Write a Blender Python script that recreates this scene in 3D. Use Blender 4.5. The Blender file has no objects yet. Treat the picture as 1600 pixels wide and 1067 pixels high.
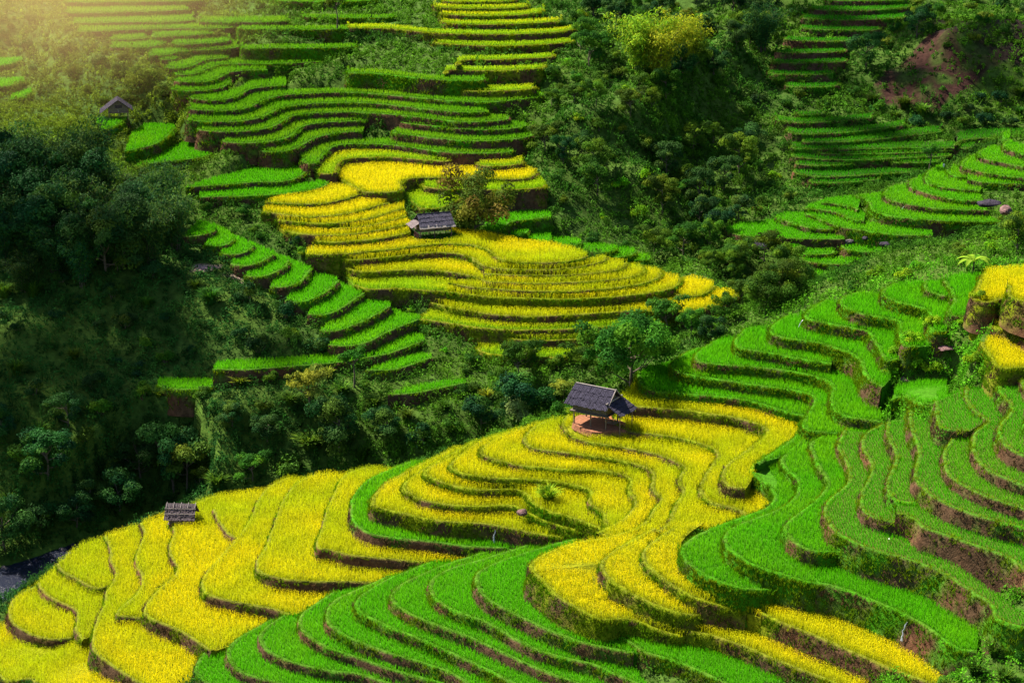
import bpy, math, random
import numpy as np
from mathutils import Vector, geometry

# ------------------------------------------------------------------ traced terrace data
# every line: name | height (or start>end) | colour code | bank code | rice height | what lies behind | traced lip
# colours: g green, y golden, m olive, s sparse green seedlings, k dark green
TER = {}
ORDER = []
def T(group, txt):
    for ln in txt.strip().splitlines():
        ln = ln.strip()
        if not ln: continue
        nm, z, col, bank, rh, bk, pts = [a.strip() for a in ln.split('|')]
        zz = tuple(float(a) for a in z.split('>')) if '>' in z else (float(z), float(z))
        lip = [tuple(float(c) for c in p.split(',')) for p in pts.split()]
        TER[nm] = dict(name=nm, group=group, z=zz, col=col, bank=float(bank), rh=float(rh), bk=bk, lip=lip)
        ORDER.append(nm)

# front fan, bright green, then the golden and green steps that wrap round to the right hand slope
T('fan', '''
F1|20.9|g|.25|.4|F2|410,972 379,985 345,1000 322,1015 308,1035 303,1050 308,1062 330,1072 380,1090
F2|21.7|g|.25|.4|F3|440,958 397,984 370,997 359,1007 352,1023 355,1030 366,1045 386,1057 411,1063 427,1067 480,1085
F3|22.5|g|.2|.4|F4|462,950 431,969 415,980 406,989 402,1000 411,1014 431,1027 454,1036 476,1043 510,1049 534,1053 545,1051 581,1061 640,1080
F4|23.3|g|.2|.4|F5|520,925 483,950 467,960 465,971 472,989 487,1002 521,1018 555,1028 577,1036 615,1050 676,1065 730,1080
F5|24.2|g|.25|.4|F6|606,900 570,917 525,935 514,946 509,957 509,973 525,987 547,1000 570,1009 615,1024 649,1034 682,1044 705,1053 721,1063 740,1078
F6|25.1|g|.55|.4|F7|680,876 637,892 592,912 565,930 554,939 554,953 570,964 604,980 637,993 671,1007 705,1023 739,1038 772,1054 795,1067 830,1085
F7|26.0|g|.3|.4|F8|760,862 705,879 660,897 624,915 610,926 608,937 615,946 637,960 667,973 705,987 739,1000 772,1016 812,1034 864,1057 885,1064 930,1080
F8|26.9|g|.35|.4|F9|830,850 761,872 705,888 678,901 669,912 671,926 678,937 694,948 727,964 760,974 799,998 838,1018 877,1029 916,1038 939,1043 950,1052 975,1062 1020,1080
F9|28.1|g|.35|.4|F10|930,834 840,858 772,881 741,897 742,910 748,926 757,936 784,951 799,959 838,978 877,995 916,1008 955,1016 990,1022
F9b|28.3|g|.6|.4|=955,984 1010,990 1062,1000 1120,1012 1180,1034 1250,1062|950,985 960,993 982,1004 998,1016 1007,1024 1046,1031 1084,1047 1123,1065 1150,1080
F10|31.8>29.2|y|.7|.55|F11|990,828 942,842 903,847 859,862 832,876 824,886 838,902 851,915 864,930 890,946 916,961 950,974 957,969 981,968 1007,977 1033,990 1061,995
YR2|29.5|y|.45|.55|=1058,972 1100,958 1140,962 1180,975 1225,992 1270,1012 1315,1032 1380,1062|1060,978 1065,987 1085,989 1119,997 1153,1008 1186,1022 1214,1034 1259,1052 1297,1066 1330,1085
F11|32.3>30.4|y|.5|.55|F12|1020,826 980,848 952,865 937,878 937,891 947,904 968,920 1007,941 1046,956 1072,963 1121,961
F12|32.9>31.2|y|.5|.55|=1100,828 1080,842 1065,855 1063,867 1074,882 1096,898 1130,914 1164,923 1185,930 1190,950|1050,826 1009,855 1001,868 1001,878 1020,896 1046,915 1072,930 1110,946 1135,950 1166,958
YR1|31.4|y|.45|.55|=1166,922 1216,924 1265,920 1310,928 1355,946 1420,980 1466,1010|1166,935 1176,950 1182,957 1209,970 1243,984 1276,997 1310,1011 1360,1034 1394,1048 1428,1061 1446,1066 1475,1080
F13|35>32.8|g|.85|.45|F14|1232,690 1200,712 1169,735 1187,751 1203,764 1212,775 1201,793 1150,812 1108,828 1078,842 1065,855 1063,867 1074,882 1096,898 1130,914 1164,923 1216,923
F14|35.6>34|g|.85|.45|F15|1258,684 1219,719 1226,735 1241,746 1247,757 1239,782 1200,803 1160,818 1139,828 1130,837 1130,848 1139,862 1157,875 1186,889 1220,898 1242,907 1265,916 1276,914
GR1|34.1|g|.6|.45|=1267,868 1318,866 1334,854 1409,875 1454,890 1487,908 1521,931 1530,960 1529,984|1276,913 1290,914 1310,919 1355,937 1386,949 1418,965 1450,982 1466,996 1495,1018 1526,1020
F15|36.2>35.3|g|.6|.45|W1::1331|1285,683 1264,692 1268,708 1277,730 1289,748 1291,764 1265,790 1235,812 1222,824 1227,837 1242,851 1260,862 1268,865 1316,864
W1|36.9>36.4|s|.45|.35|W2|1320,672 1309,690 1307,701 1316,715 1325,730 1327,751 1318,764 1301,776 1289,787 1285,801 1296,823 1310,837 1330,846 1336,852 1364,861 1409,873 1454,888 1487,906 1521,929 1544,940 1552,947 1550,967 1577,978 1640,990
W2|37.7|s|.3|.35|W3|1379,664 1352,677 1346,688 1348,706 1361,726 1361,742 1355,751 1346,767 1343,785 1348,801 1359,810 1379,816 1420,819 1433,821
W2b|38.5|s|.15|.35|W4|1400,803 1418,806 1428,811 1433,820 1440,828 1465,834 1510,850 1544,861 1577,873 1605,897 1650,930
W3|38.6|s|.2|.35|W4::1439|1386,660 1384,679 1395,699 1400,720 1393,733 1386,751 1386,767 1393,783 1398,787 1431,788
W4|39.9|s|.25|.35|W5|1420,643 1420,661 1427,684 1433,704 1437,712 1429,731 1427,747 1438,762 1460,780 1487,794 1505,800 1532,810 1566,819 1600,827 1650,840
W5|40.8|s|.25|.35|W6|1500,676 1481,694 1474,708 1474,724 1481,744 1499,758 1532,774 1566,787 1600,798 1650,815
V4|41.5|s|.2|.35|=1540,658 1530,652 1519,641 1508,625 1508,608|1460,628 1463,650 1465,668 1469,673 1514,675
W6|41.7|s|.25|.35|W7|1508,606 1508,625 1519,641 1530,652 1548,660 1526,672 1519,688 1521,713 1532,729 1555,742 1577,753 1600,760 1650,775
W7|43|s|.3|.35|W8|1557,590 1560,614 1571,627 1582,640 1566,659 1557,675 1562,688 1577,704 1600,715 1650,730
W8|43.7|s|.3|.35|30|1596,574 1596,600 1612,640 1600,660 1600,672 1640,690
''')
# golden valley by the stream, lower left
T('valley', '''
E0|16.4>19|y|.4|.6|=200,1040 143,1000 118,985 85,985 50,1000 12,960 -40,960|-60,1010 -10,1050 15,1067 40,1062 48,1057 70,1085 220,1100
E1|17.9|y|.3|.6|=119,985 123,955 100,935 60,912|52,919 20,935 13,955 14,970 29,982 45,991 67,999 85,1003 112,998
E2|18.6|y|.3|.6|=156,985 167,942 165,926 139,912 112,897 92,884|58,912 67,927 85,938 97,945 110,947 121,954 119,972 117,988 130,1000
E3|19.2|y|.3|.6|=178,912 186,897 176,877 174,853 168,840 130,850|88,882 90,891 112,902 139,918 162,923 172,916
E4|19.9|y|.25|.6|=330,1050 308,1005 270,976 225,958 200,958 216,926 226,906 220,892 215,870 222,849 229,831 215,822|163,838 171,853 172,877 182,897 175,912 163,930 165,942 156,958 148,980 143,998 146,1019 166,1036 200,1058 250,1090
E5|20.6|y|.25|.6|=223,961 222,955 247,920 270,901 278,891 270,877 263,859 272,836 269,814 285,798|218,818 225,831 220,849 211,870 216,892 222,907 216,926 205,936 185,952 176,966 190,964 213,966 226,968
E6|21.4|y|.3|.6|E7|338,775 300,789 268,812 272,834 263,858 270,876 279,892 270,903 247,921 225,948 223,957 225,963 247,973 270,982 292,993 308,1005 330,1018
E7a|22.1|y|.1|.6|=381,838 395,807 392,795 350,790|332,797 338,810 350,830 364,842 374,843
E7|22.6|y|.3|.6|E8|450,747 418,762 400,788 393,807 379,830 368,844 339,875 316,904 314,916 318,928 350,938 395,947 426,952 450,962
E8|23.8|y|.25|.6|E9|510,740 470,750 440,786 428,820 417,850 408,866 399,884 399,893 417,900 440,907 474,910 507,911 550,910 580,912
E9|25.1|y|.3|.6|E10|572,731 540,740 529,755 523,770 514,787 505,817 496,841 494,862 507,857 530,866 575,873 620,876 660,880
E10|26.4|g|.3|.5|BW1|640,722 607,736 576,749 553,774 547,796 549,812 562,828 580,837 607,841 652,846 697,850 722,855 790,858
''')
# golden amphitheatre under the stilt hut
T('bowl', '''
BW1|28|y|.55|.6|BW2|705,702 666,722 630,740 596,760 580,780 578,792 585,796 619,801 652,810 686,816 731,819 765,820 800,828 850,838 905,842
BW2|28.9|y|.6|.6|BW3|740,690 700,712 652,740 625,762 637,771 652,780 675,787 720,793 765,793 808,791 816,800 850,815 880,825 930,836
BW3|29.8|y|.7|.6|BW4|770,683 720,708 657,740 675,749 697,758 720,765 765,768 814,767 834,790 875,806 900,812 950,834
BW4|30.6|y|.6|.6|BW5|800,673 750,690 710,718 697,731 706,735 720,742 754,747 799,750 855,752 885,757 907,763 925,768 915,785 935,798 945,806 940,818 960,832
BW5|31.3>31.2|y|.6|.6|BW6|830,665 780,683 750,703 747,711 765,717 810,729 855,733 900,737 937,736 964,741 986,749 985,757 978,765 984,773 993,786 986,800 966,816 930,834
BW6|31.9|y|.45|.6|BW7|862,655 830,670 815,688 817,693 832,702 866,707 900,711 930,716 964,720 997,728 1020,737 1020,746 1017,760 1022,773 1038,782 1024,791 1012,812 990,829
BW7|32.5|y|.45|.6|BW8|888,648 876,662 880,672 885,678 907,690 930,694 975,701 1020,710 1042,717 1065,728 1072,732 1061,745 1058,758 1069,768 1064,777 1049,798 1047,815 1025,832
BW8|33.1|y|.35|.6|=1203,796 1215,781 1206,764 1190,752 1172,738 1164,764 BW9|960,660 966,669 986,676 1020,680 1065,687 1099,696 1121,708 1116,722 1100,745 1091,764 1096,778 1108,787 1130,792 1153,797 1168,807 1140,817
BW9|34.4|y|.35|.6|Q1|960,628 982,636 1024,639 1076,643 1110,649 1155,655 1177,662 1200,673 1186,690 1155,712 1133,728 1127,746 1130,756 1137,763 1164,765
''')
# green shoulder right of the stilt hut
T('shoulder', '''
Q1|35.4|g|.7|.5|Q2|1012,572 996,583 998,596 1007,610 1027,614 1072,617 1117,621 1162,627 1196,635 1230,646 1241,652 1256,648 1250,672 1235,690 1180,725
Q2|36.5|g|.75|.5|Q3|1088,545 1058,560 1047,574 1057,583 1072,587 1117,594 1162,601 1207,607 1252,614 1273,621 1268,637 1252,666 1259,675 1292,677
Q3|37.6|g|.7|.5|=1360,604 1345,590 1330,575 1300,562 1252,556 1207,547 1160,538 1140,528|1120,532 1095,547 1084,558 1087,567 1117,571 1162,574 1207,578 1252,585 1286,594 1302,605 1297,621 1299,637 1311,650 1325,654 1350,657 1381,661
Q3b|39.2>40.7|g|.8|.5|=1478,592 1440,590 1400,600|1392,628 1410,618 1420,626 1440,634 1468,632 1482,626
Q4|38.7|g|.75|.5|=1300,560 1252,545 1203,530 1195,512|1165,514 1147,533 1151,545 1174,549 1207,554 1252,563 1299,570
Q5|39.9|g|.75|.5|Q6|1228,496 1205,510 1202,522 1230,531 1274,536 1307,546 1334,556 1346,568 1348,582 1361,598 1378,606
Q6|41.2|g|.65|.5|Q7|1290,470 1262,486 1256,496 1264,502 1285,505 1330,514 1359,520 1361,530 1373,546 1379,562 1388,569 1402,562
Q7|42.5|g|.75|.5|Q8|1340,458 1314,466 1312,477 1330,487 1352,494 1397,500 1406,502 1404,517 1406,532 1413,546 1432,542
Q8|43.8|g|.7|.5|=1480,498 1492,474 1480,448 1440,442|1400,444 1377,455 1377,463 1397,472 1431,480 1446,483 1452,488 1449,510 1458,521 1478,519
Q9|44.5|g|.5|.5|=1482,447 1470,442|1446,442 1442,449 1445,456 1465,463 1480,464
Q9b|45|g|.6|.5|=1518,490 1530,450 1535,430 1500,430|1474,438 1478,447 1487,460 1490,474 1479,487 1479,494 1510,498 1517,495
''')
T('crest', '''
Y1|44.6|y|.5|.6|=1650,545 1600,545 1560,528|1533,536 1532,543 1544,555 1553,570 1557,578 1598,576 1650,575
Y2|45.6|y|.3|.6|=1650,515 1600,500 1560,483|1537,508 1556,513 1580,522 1600,536 1650,560
Y3|46.8|y|.3|.6|Y4|1512,470 1520,473 1552,477 1575,487 1600,495 1650,510
Y4|47.7|y|.3|.6|=1650,415 1580,420 1545,424|1535,430 1525,450 1518,468 1550,476 1560,467 1580,470 1600,478 1650,492
Y5|49.2|y|.5|.6|20|1575,448 1574,462 1585,470 1605,476 1650,490
''')
# round golden knoll in the middle
T('knoll', '''
K1|29.5|m|.5|.6|16|742,549 765,555 800,558 840,560 880,560 930,553 950,548
K2|30.6|m|.2|.6|14|784,530 800,531 840,534 887,532 948,529
K3|31.5|m|.4|.6|K4|655,500 705,507 750,514 800,517 840,517 887,516 964,511 1000,508 1054,503 1090,500 1124,494 1142,487
K4|32.6|y|.5|.6|K5|672,474 700,481 727,486 772,493 840,496 887,494 968,489 1013,487 1052,489 1090,486 1120,479 1145,468 1155,457
K4b|33.2|y|.4|.6|=1112,443 1080,433 1063,440 1050,455|1045,460 1058,462 1081,465 1092,464 1110,457 1119,448
K5|33.9|y|.7|.6|K6|698,457 750,464 790,467 840,468 887,469 955,466 1018,459 1045,454 1062,446 1067,435
K6|34.5|y|.6|.6|K7:743:|700,443 727,449 772,453 840,457 887,457 955,452 1011,443 1031,434 1037,428 1030,422
KL1|33.9|m|.5|.6|K7::743|553,447 575,454 615,452 660,455 697,457
K7|35|y|.5|.6|K9::752;K8|540,420 565,427 615,424 671,423 705,427 743,434 761,442 795,443 840,445 887,443 944,440 989,434 1009,427 1010,421 1000,415
K8|35.5|y|.5|.6|K9:754:|757,429 795,431 840,432 887,431 932,428 966,423 977,419 980,411
K9|36|y|.5|.6|K10|534,406 545,408 592,405 637,400 682,396 716,398 736,403 752,416 772,420 795,422 840,423 887,421 932,413 950,407 947,401
K10|36.6|y|.6|.6|=919,399 900,391 865,383 820,379 757,366 700,360 660,361 B1 480,392|478,399 525,399 570,395 615,391 649,386 682,383 727,382 750,387 766,394 774,404 795,410 840,412 876,411 910,406 919,402
''')
T('steps', '''
B1|37.4|y|.4|.6|8|493,378 525,380 581,376 615,371 641,364
B2|37.9|y|.4|.6|B4::515;B3|445,362 480,368 525,369 570,365 615,357 641,351
B3|38.3|y|.4|.6|B4:530:|520,358 545,358 579,354 612,346 637,339
B4|38.8|y|.5|.6|9|434,345 460,348 500,351 534,350 567,345 601,336 632,327
B5|39.3|y|.5|.6|B6|409,332 440,336 470,340 500,340 545,335 579,326 610,318
B6|40|y|.45|.6|=567,300 545,293 515,291 480,303 440,310|416,317 440,319 470,320 500,320 534,314 566,304
B7|40.4|g|.35|.45|12|312,310 380,308 447,304 492,297 513,290 512,284
B8|41.2|g|.35|.45|=480,262 450,258 410,262 330,280|290,294 340,291 402,286 447,285 470,277 480,268
L1|42.6|g|.6|.4|=338,226 320,224 285,223 240,245|214,260 267,253 301,250 326,245 340,234
L2|44.2|g|.6|.4|=271,196 245,194 225,195 205,210|195,238 220,233 245,226 265,211 274,200
L3|45.8|g|.6|.4|=200,182 160,182 150,190|160,204 172,202 186,195 200,184
L4|49.2|g|.5|.4|=34,90 0,92 -20,95|-20,106 0,104 18,101 36,94
L5|47.8|g|.5|.4|=36,122 0,124 -20,126|-20,140 0,138 20,134 40,125
L6|46.9|g|.5|.4|=48,139 20,148|14,157 30,155 50,146
''')
T('hill', '''
A0|38.6|m|.6|.6|=740,301 700,296 640,290 622,298|622,306 640,315 655,327 690,326 715,315 740,305
H0|39.7|m|.4|.6|H1:640:|655,292 680,296 725,297 792,298 858,295
H1|40.4|y|.4|.6|H2:526:;H2b|535,283 549,291 567,301 601,302 630,298 627,287 637,281 657,279 702,279 770,281 826,280 842,270
H2|41.4|m|.3|.5|H3::720|499,272 520,274 527,268 528,260 537,251 567,248 612,247 657,251 706,255
H2b|41.3|m|.15|.5|10|741,259 770,262 822,257
H3|42.4|h|.3|.5|a:463:570;H4|468,254 492,258 503,246 513,236 529,228 567,226 612,228 657,234 702,240 759,241 804,239
H4|43.7|h|.3|.5|H5|610,209 652,214 697,219 754,222 810,218 835,214
H5|44.7|h|.3|.5|c:612:|621,193 675,198 742,204 799,202 827,198
a|43.6|h|.35|.5|b:405:|405,237 436,239 463,233 488,219 515,211 540,208 566,207
b|44.6|h|.3|.5|c::577|344,224 391,225 425,222 454,215 470,200 504,193 540,191 577,190
c|45.6|h|.3|.5|d|306,204 335,207 391,206 425,200 445,189 459,182 492,178 560,177 607,180 675,187 720,192 765,191 799,188
d|46.5|h|.3|.5|e|290,190 357,192 402,187 432,173 447,168 492,163 560,162 607,165 675,173 720,177 765,177
e|47.4|h|.3|.5|=850,144 765,151 640,146 520,140 f|292,173 357,174 391,169 414,157 436,151 492,147 560,146 607,150 664,155 720,160 765,161 810,157 852,151
f|48.2|h|.3|.5|12|294,155 335,159 369,153 391,141 425,136 447,135
g|48.9|h|.3|.5|=358,116 339,124 300,130|265,142 301,144 335,141 355,135 361,126
h|49.7|h|.3|.5|i::420|270,129 312,130 339,125 357,115 380,112 418,110
i|50.2|h|.35|.5|10|270,118 301,118 324,109 346,102 425,101 524,97
j|50.8|h|.3|.5|12|258,108 290,108 312,99 326,94 357,93
k|51.3|h|.3|.5|7|247,96 279,94
l|51.8|h|.3|.5|9|229,88 263,87 283,81 335,79 375,76
u|52.2|h|.8|.4|5|375,78 447,76 500,76 560,75
m|52.3|h|.3|.5|9|170,77 200,75 234,75 261,69
m2|52.6|h|.3|.5|6|267,71 312,70 362,66
n|52.8|h|.3|.5|7|170,64 200,63 233,62
n2|53.1|h|.3|.5|7|234,60 290,57 335,54
o|53.6|h|.3|.5|8|120,52 160,50 200,48 267,46 366,46
q|53.7|h|.8|.4|5|369,47 425,47 500,47 560,46
p|54.2|h|.3|.5|9|110,38 160,37 200,36 245,36 306,34
p2|54.3|h|.4|.5|7|310,36 380,36 454,35
p3|54.6|h|.8|.4|4|470,28 540,29 619,29
r|55.1|h|.3|.5|8|100,22 160,21 200,20 297,17
s|56|h|.3|.5|6|100,6 200,4 319,3
t|56|h|.7|.4|6|425,3 490,4 560,3 590,2
R1|48.5|m|.3|.45|7|713,143 765,144 839,141
R2|49.9|h|.75|.45|6|540,116 585,116 630,121 684,126 760,128
R3|50.6|m|.4|.45|5|694,118 697,111 742,112 810,111 855,108
R4|51.4|m|.4|.45|5|713,105 718,96 765,95 821,93 868,91
R5|52.6|m|.4|.45|6|673,67 709,71 765,73 832,72 900,67
R6|53.8|m|.35|.45|5|540,46 607,46 675,53 742,55 810,55 866,52 905,47
R7|54.6|m|.35|.45|5|686,36 709,39 765,40 832,38 880,35
R8|55.4|m|.35|.45|5|684,24 742,26 810,25 853,20
R9|56.1|m|.35|.45|4|675,13 742,15 828,13
R10|56.7|m|.35|.45|4|688,4 742,5 808,3
''')
T('ponds', '''
P1|36.8|g|.6|.4|=858,330 820,330 780,335 757,345|757,361 777,363 790,359 794,351 800,347 815,345 840,343 862,340
P2|35.6|g|.6|.4|=828,352 812,346 795,352|783,371 804,373 819,369 827,361
P3|34.9|g|.6|.4|=860,364 840,358 828,358|820,379 849,382 863,374
P4|34.3|g|.6|.4|=908,374 880,371 862,372|866,384 883,386 899,384 909,381
P5|33.7|g|.6|.4|=960,384 930,381 905,382|905,392 932,396 955,395 966,390
P6|33.1|g|.6|.4|=990,388 965,386|945,400 960,403 982,402 995,395
P7|32.5|g|.6|.4|=1014,397 985,397|980,406 990,409 1017,406
''')
T('stairs', '''
S1|38.5|g|.3|.45|=338,352 310,346|285,371 309,370 326,367 336,362
S2|37.8|g|.3|.45|=368,371 350,357 334,352|320,385 343,387 358,383 367,375
S3|37.3|g|.3|.45|=398,382 380,374 365,369|343,397 366,400 386,395 397,386
S4|36.7|g|.3|.45|=430,394 412,388 395,380 372,396|360,413 386,418 409,410 429,399
S5|36|g|.3|.45|=452,404 445,402 425,396|382,432 406,435 432,426 450,416 453,408
S6|35.2|g|.3|.45|=488,419 470,412 450,405|421,449 447,451 475,439 480,431 487,421
S7|34.3|g|.25|.45|=530,437 505,430 486,420|445,471 467,475 496,465 519,452 530,440
S8|33.4|g|.25|.45|=573,454 545,449 528,440|481,492 504,495 533,484 556,468 573,457
S9|32.5|g|.25|.45|=610,475 585,470 570,456|500,517 519,520 550,511 585,495 611,480
S10|31.5|g|.25|.45|=655,494 628,490 608,477|513,540 539,543 573,537 605,521 631,510 657,500
S11|30.3|g|.25|.45|=662,525 640,520 600,530 540,548 510,556 452,560 340,566|332,579 395,579 452,574 510,570 543,566 573,560 600,556 625,548 663,534
S12|29.5|g|.3|.45|=674,554 655,554 620,562|572,579 605,581 639,573 676,560
S13|28.4|g|.3|.45|=727,594 690,596 640,606|606,617 642,617 682,609 730,599
S14|28.2|g|.5|.45|=334,592 290,594 248,591|246,603 260,608 290,610 316,610 338,603
''')
T('cross', '''
X1|31|g|.5|.4|9|1254,431 1300,432 1346,432
X2|31.9|g|.2|.4|11|1249,409 1285,413 1353,415 1443,414
X3b|32.4|g|.5|.4|9|1246,398 1280,399 1309,398
X3c|32.8|g|.5|.4|8|1222,389 1250,388
X3|32.8|g|.4|.4|11|1312,384 1318,390 1341,394 1398,396 1478,397
X4|33.6|g|.2|.4|=1318,367 1270,362 1240,352 1205,344 1165,348 1136,355|1133,360 1147,367 1170,371 1210,373 1277,375 1320,375
X5|34.3|g|.5|.4|=1310,357 1295,345 1262,333 1225,333|1210,340 1232,348 1255,355 1275,359 1308,360
X6|34.8|g|.5|.4|=1457,360 1400,355 1345,345 1320,335 1262,327|1257,334 1277,342 1293,349 1307,355 1345,361 1390,367 1457,370
X7|35.3|g|.5|.4|=1352,336 1336,322 1286,314 1262,321|1257,327 1300,331 1316,337 1334,345 1350,346
X8|35.8|g|.5|.4|=1345,312 1330,306 1290,311|1283,317 1311,321 1331,324 1339,329
X9|36.2|g|.6|.4|X10|1336,306 1350,311 1358,318 1360,327 1375,335 1409,341 1465,346 1564,348
X10|37|g|.35|.4|X11|1392,292 1382,300 1381,308 1397,315 1431,323 1465,327 1510,329 1546,330
X11|37.7|g|.35|.4|X12|1432,278 1421,284 1420,292 1442,301 1465,308 1499,314 1537,315
X12|38.2|g|.35|.4|=1540,288 1500,280 1478,268 1472,257|1458,263 1446,273 1445,282 1460,290 1487,296 1530,299
X13|38.6|g|.5|.4|=1525,270 1500,262 1490,258|1483,262 1478,268 1484,274 1501,279 1518,276
X13b|38.9|g|.4|.4|9|1512,282 1544,287 1600,289 1640,290
X14|39.6|g|.35|.4|X15|1512,247 1503,254 1502,261 1521,267 1555,274 1600,279 1640,282
X15|40.3|g|.35|.4|=1600,252 1580,240 1566,229 1550,229|1538,233 1528,239 1527,245 1544,251 1560,254 1600,262
X16|41.1|g|.35|.4|16|1578,219 1567,226 1567,232 1589,240 1602,243 1640,250
''')
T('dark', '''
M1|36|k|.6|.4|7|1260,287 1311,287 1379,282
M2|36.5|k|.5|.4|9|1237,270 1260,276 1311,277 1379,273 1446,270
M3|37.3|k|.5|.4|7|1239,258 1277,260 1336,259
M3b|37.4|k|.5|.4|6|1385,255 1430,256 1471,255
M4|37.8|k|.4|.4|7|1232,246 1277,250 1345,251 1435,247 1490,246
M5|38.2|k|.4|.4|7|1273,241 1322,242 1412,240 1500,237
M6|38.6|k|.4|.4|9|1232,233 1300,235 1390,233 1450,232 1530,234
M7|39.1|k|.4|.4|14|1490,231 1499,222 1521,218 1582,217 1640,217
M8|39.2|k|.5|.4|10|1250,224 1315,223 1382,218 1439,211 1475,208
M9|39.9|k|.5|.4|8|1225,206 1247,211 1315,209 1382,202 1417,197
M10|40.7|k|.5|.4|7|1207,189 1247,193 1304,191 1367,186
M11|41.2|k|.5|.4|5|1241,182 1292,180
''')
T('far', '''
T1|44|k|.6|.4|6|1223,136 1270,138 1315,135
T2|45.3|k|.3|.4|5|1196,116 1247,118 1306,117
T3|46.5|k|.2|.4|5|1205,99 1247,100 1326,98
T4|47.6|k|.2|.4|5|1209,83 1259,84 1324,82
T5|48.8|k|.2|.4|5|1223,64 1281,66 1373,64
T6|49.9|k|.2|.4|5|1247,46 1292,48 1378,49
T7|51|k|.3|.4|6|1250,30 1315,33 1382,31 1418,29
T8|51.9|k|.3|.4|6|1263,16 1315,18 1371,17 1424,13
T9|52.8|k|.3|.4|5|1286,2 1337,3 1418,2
''')
# ------------------------------------------------------------------ helpers
rng = np.random.default_rng(11)
random.seed(7)
scene = bpy.context.scene
COL = scene.collection
CAMZ, PITCH, FPX, CX, CY = 100.0, math.radians(17.0), 3111.0, 800.0, 533.5
cp, sp = math.cos(PITCH), math.sin(PITCH)

def rays(u, v):
    u = np.asarray(u, float); v = np.asarray(v, float)
    a = (u - CX) / FPX; b = -(v - CY) / FPX
    return a, cp + b * sp, -sp + b * cp
def at(u, v, z):
    dx, dy, dz = rays(u, v)
    t = (np.asarray(z, float) - CAMZ) / dz
    return np.stack([dx * t, dy * t], -1)
def project(p):
    x, y, z = p[..., 0], p[..., 1], p[..., 2] - CAMZ
    d = y * cp - z * sp
    up = y * sp + z * cp
    return CX + FPX * x / d, CY - FPX * up / d

def catmull(P, k=4):
    P = np.asarray(P, float)
    if len(P) < 3: return P
    Q = np.vstack([2 * P[0] - P[1], P, 2 * P[-1] - P[-2]])
    out = []
    for i in range(1, len(Q) - 2):
        p0, p1, p2, p3 = Q[i - 1:i + 3]
        # shrink tangents on uneven spacing so that corners do not loop
        l1 = np.linalg.norm(p2 - p1) + 1e-6
        m1 = (p2 - p0) * (l1 / (np.linalg.norm(p2 - p1) + np.linalg.norm(p1 - p0) + 1e-6))
        m2 = (p3 - p1) * (l1 / (np.linalg.norm(p3 - p2) + np.linalg.norm(p2 - p1) + 1e-6))
        for j in range(k):
            t = j / k
            out.append((2*t**3-3*t**2+1)*p1 + (t**3-2*t**2+t)*m1 + (-2*t**3+3*t**2)*p2 + (t**3-t**2)*m2)
    out.append(P[-1])
    return np.array(out)
def resample(P, step):
    d = np.r_[0, np.cumsum(np.linalg.norm(np.diff(P[:, :2], axis=0), axis=1))]
    n = max(2, int(d[-1] / step) + 1)
    s = np.linspace(0, d[-1], n)
    return np.stack([np.interp(s, d, P[:, k]) for k in range(P.shape[1])], -1)
def vnoise(x, y, seed=0):
    """smooth 2-D value noise, 0..1"""
    xi = np.floor(x).astype(np.int64); yi = np.floor(y).astype(np.int64)
    fx = x - xi; fy = y - yi
    fx = fx*fx*(3-2*fx); fy = fy*fy*(3-2*fy)
    def h(a, b):
        n = (a * 374761393 + b * 668265263 + seed * 1442695041) & 0x7fffffff
        n = ((n ^ (n >> 13)) * 1274126177) & 0x7fffffff
        return ((n ^ (n >> 16)) & 0xffff) / 65535.0
    return (h(xi,yi)*(1-fx)+h(xi+1,yi)*fx)*(1-fy)+(h(xi,yi+1)*(1-fx)+h(xi+1,yi+1)*fx)*fy
def fbm(x, y, seed=0, o=3):
    r = 0; a = .5; t = 0
    for i in range(o):
        r = r + a * vnoise(x * 2**i, y * 2**i, seed + i * 17); t += a; a *= .5
    return r / t
def inside(pts, poly):
    x, y = pts[:, 0], pts[:, 1]
    r = np.zeros(len(pts), bool)
    x0, y0 = poly.min(0); x1, y1 = poly.max(0)
    m = np.nonzero((x >= x0) & (x <= x1) & (y >= y0) & (y <= y1))[0]
    if not len(m): return r
    xs, ys = x[m], y[m]; c = np.zeros(len(m), bool)
    j = len(poly) - 1
    for i in range(len(poly)):
        xi, yi = poly[i]; xj, yj = poly[j]
        if yi != yj:
            k = ((yi > ys) != (yj > ys)) & (xs < (xj - xi) * (ys - yi) / (yj - yi) + xi)
            c ^= k
        j = i
    r[m] = c
    return r
def seg_dist(pts, line):
    """distance to a polyline"""
    d2 = np.full(len(pts), 1e9)
    for i in range(len(line) - 1):
        a = line[i]; b = line[i + 1]; ab = b - a; L = ab @ ab + 1e-9
        ap0 = pts[:, 0] - a[0]; ap1 = pts[:, 1] - a[1]
        t = np.clip((ap0 * ab[0] + ap1 * ab[1]) / L, 0, 1)
        q = (ap0 - t * ab[0]) ** 2 + (ap1 - t * ab[1]) ** 2
        np.minimum(d2, q, out=d2)
    return np.sqrt(d2)

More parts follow.
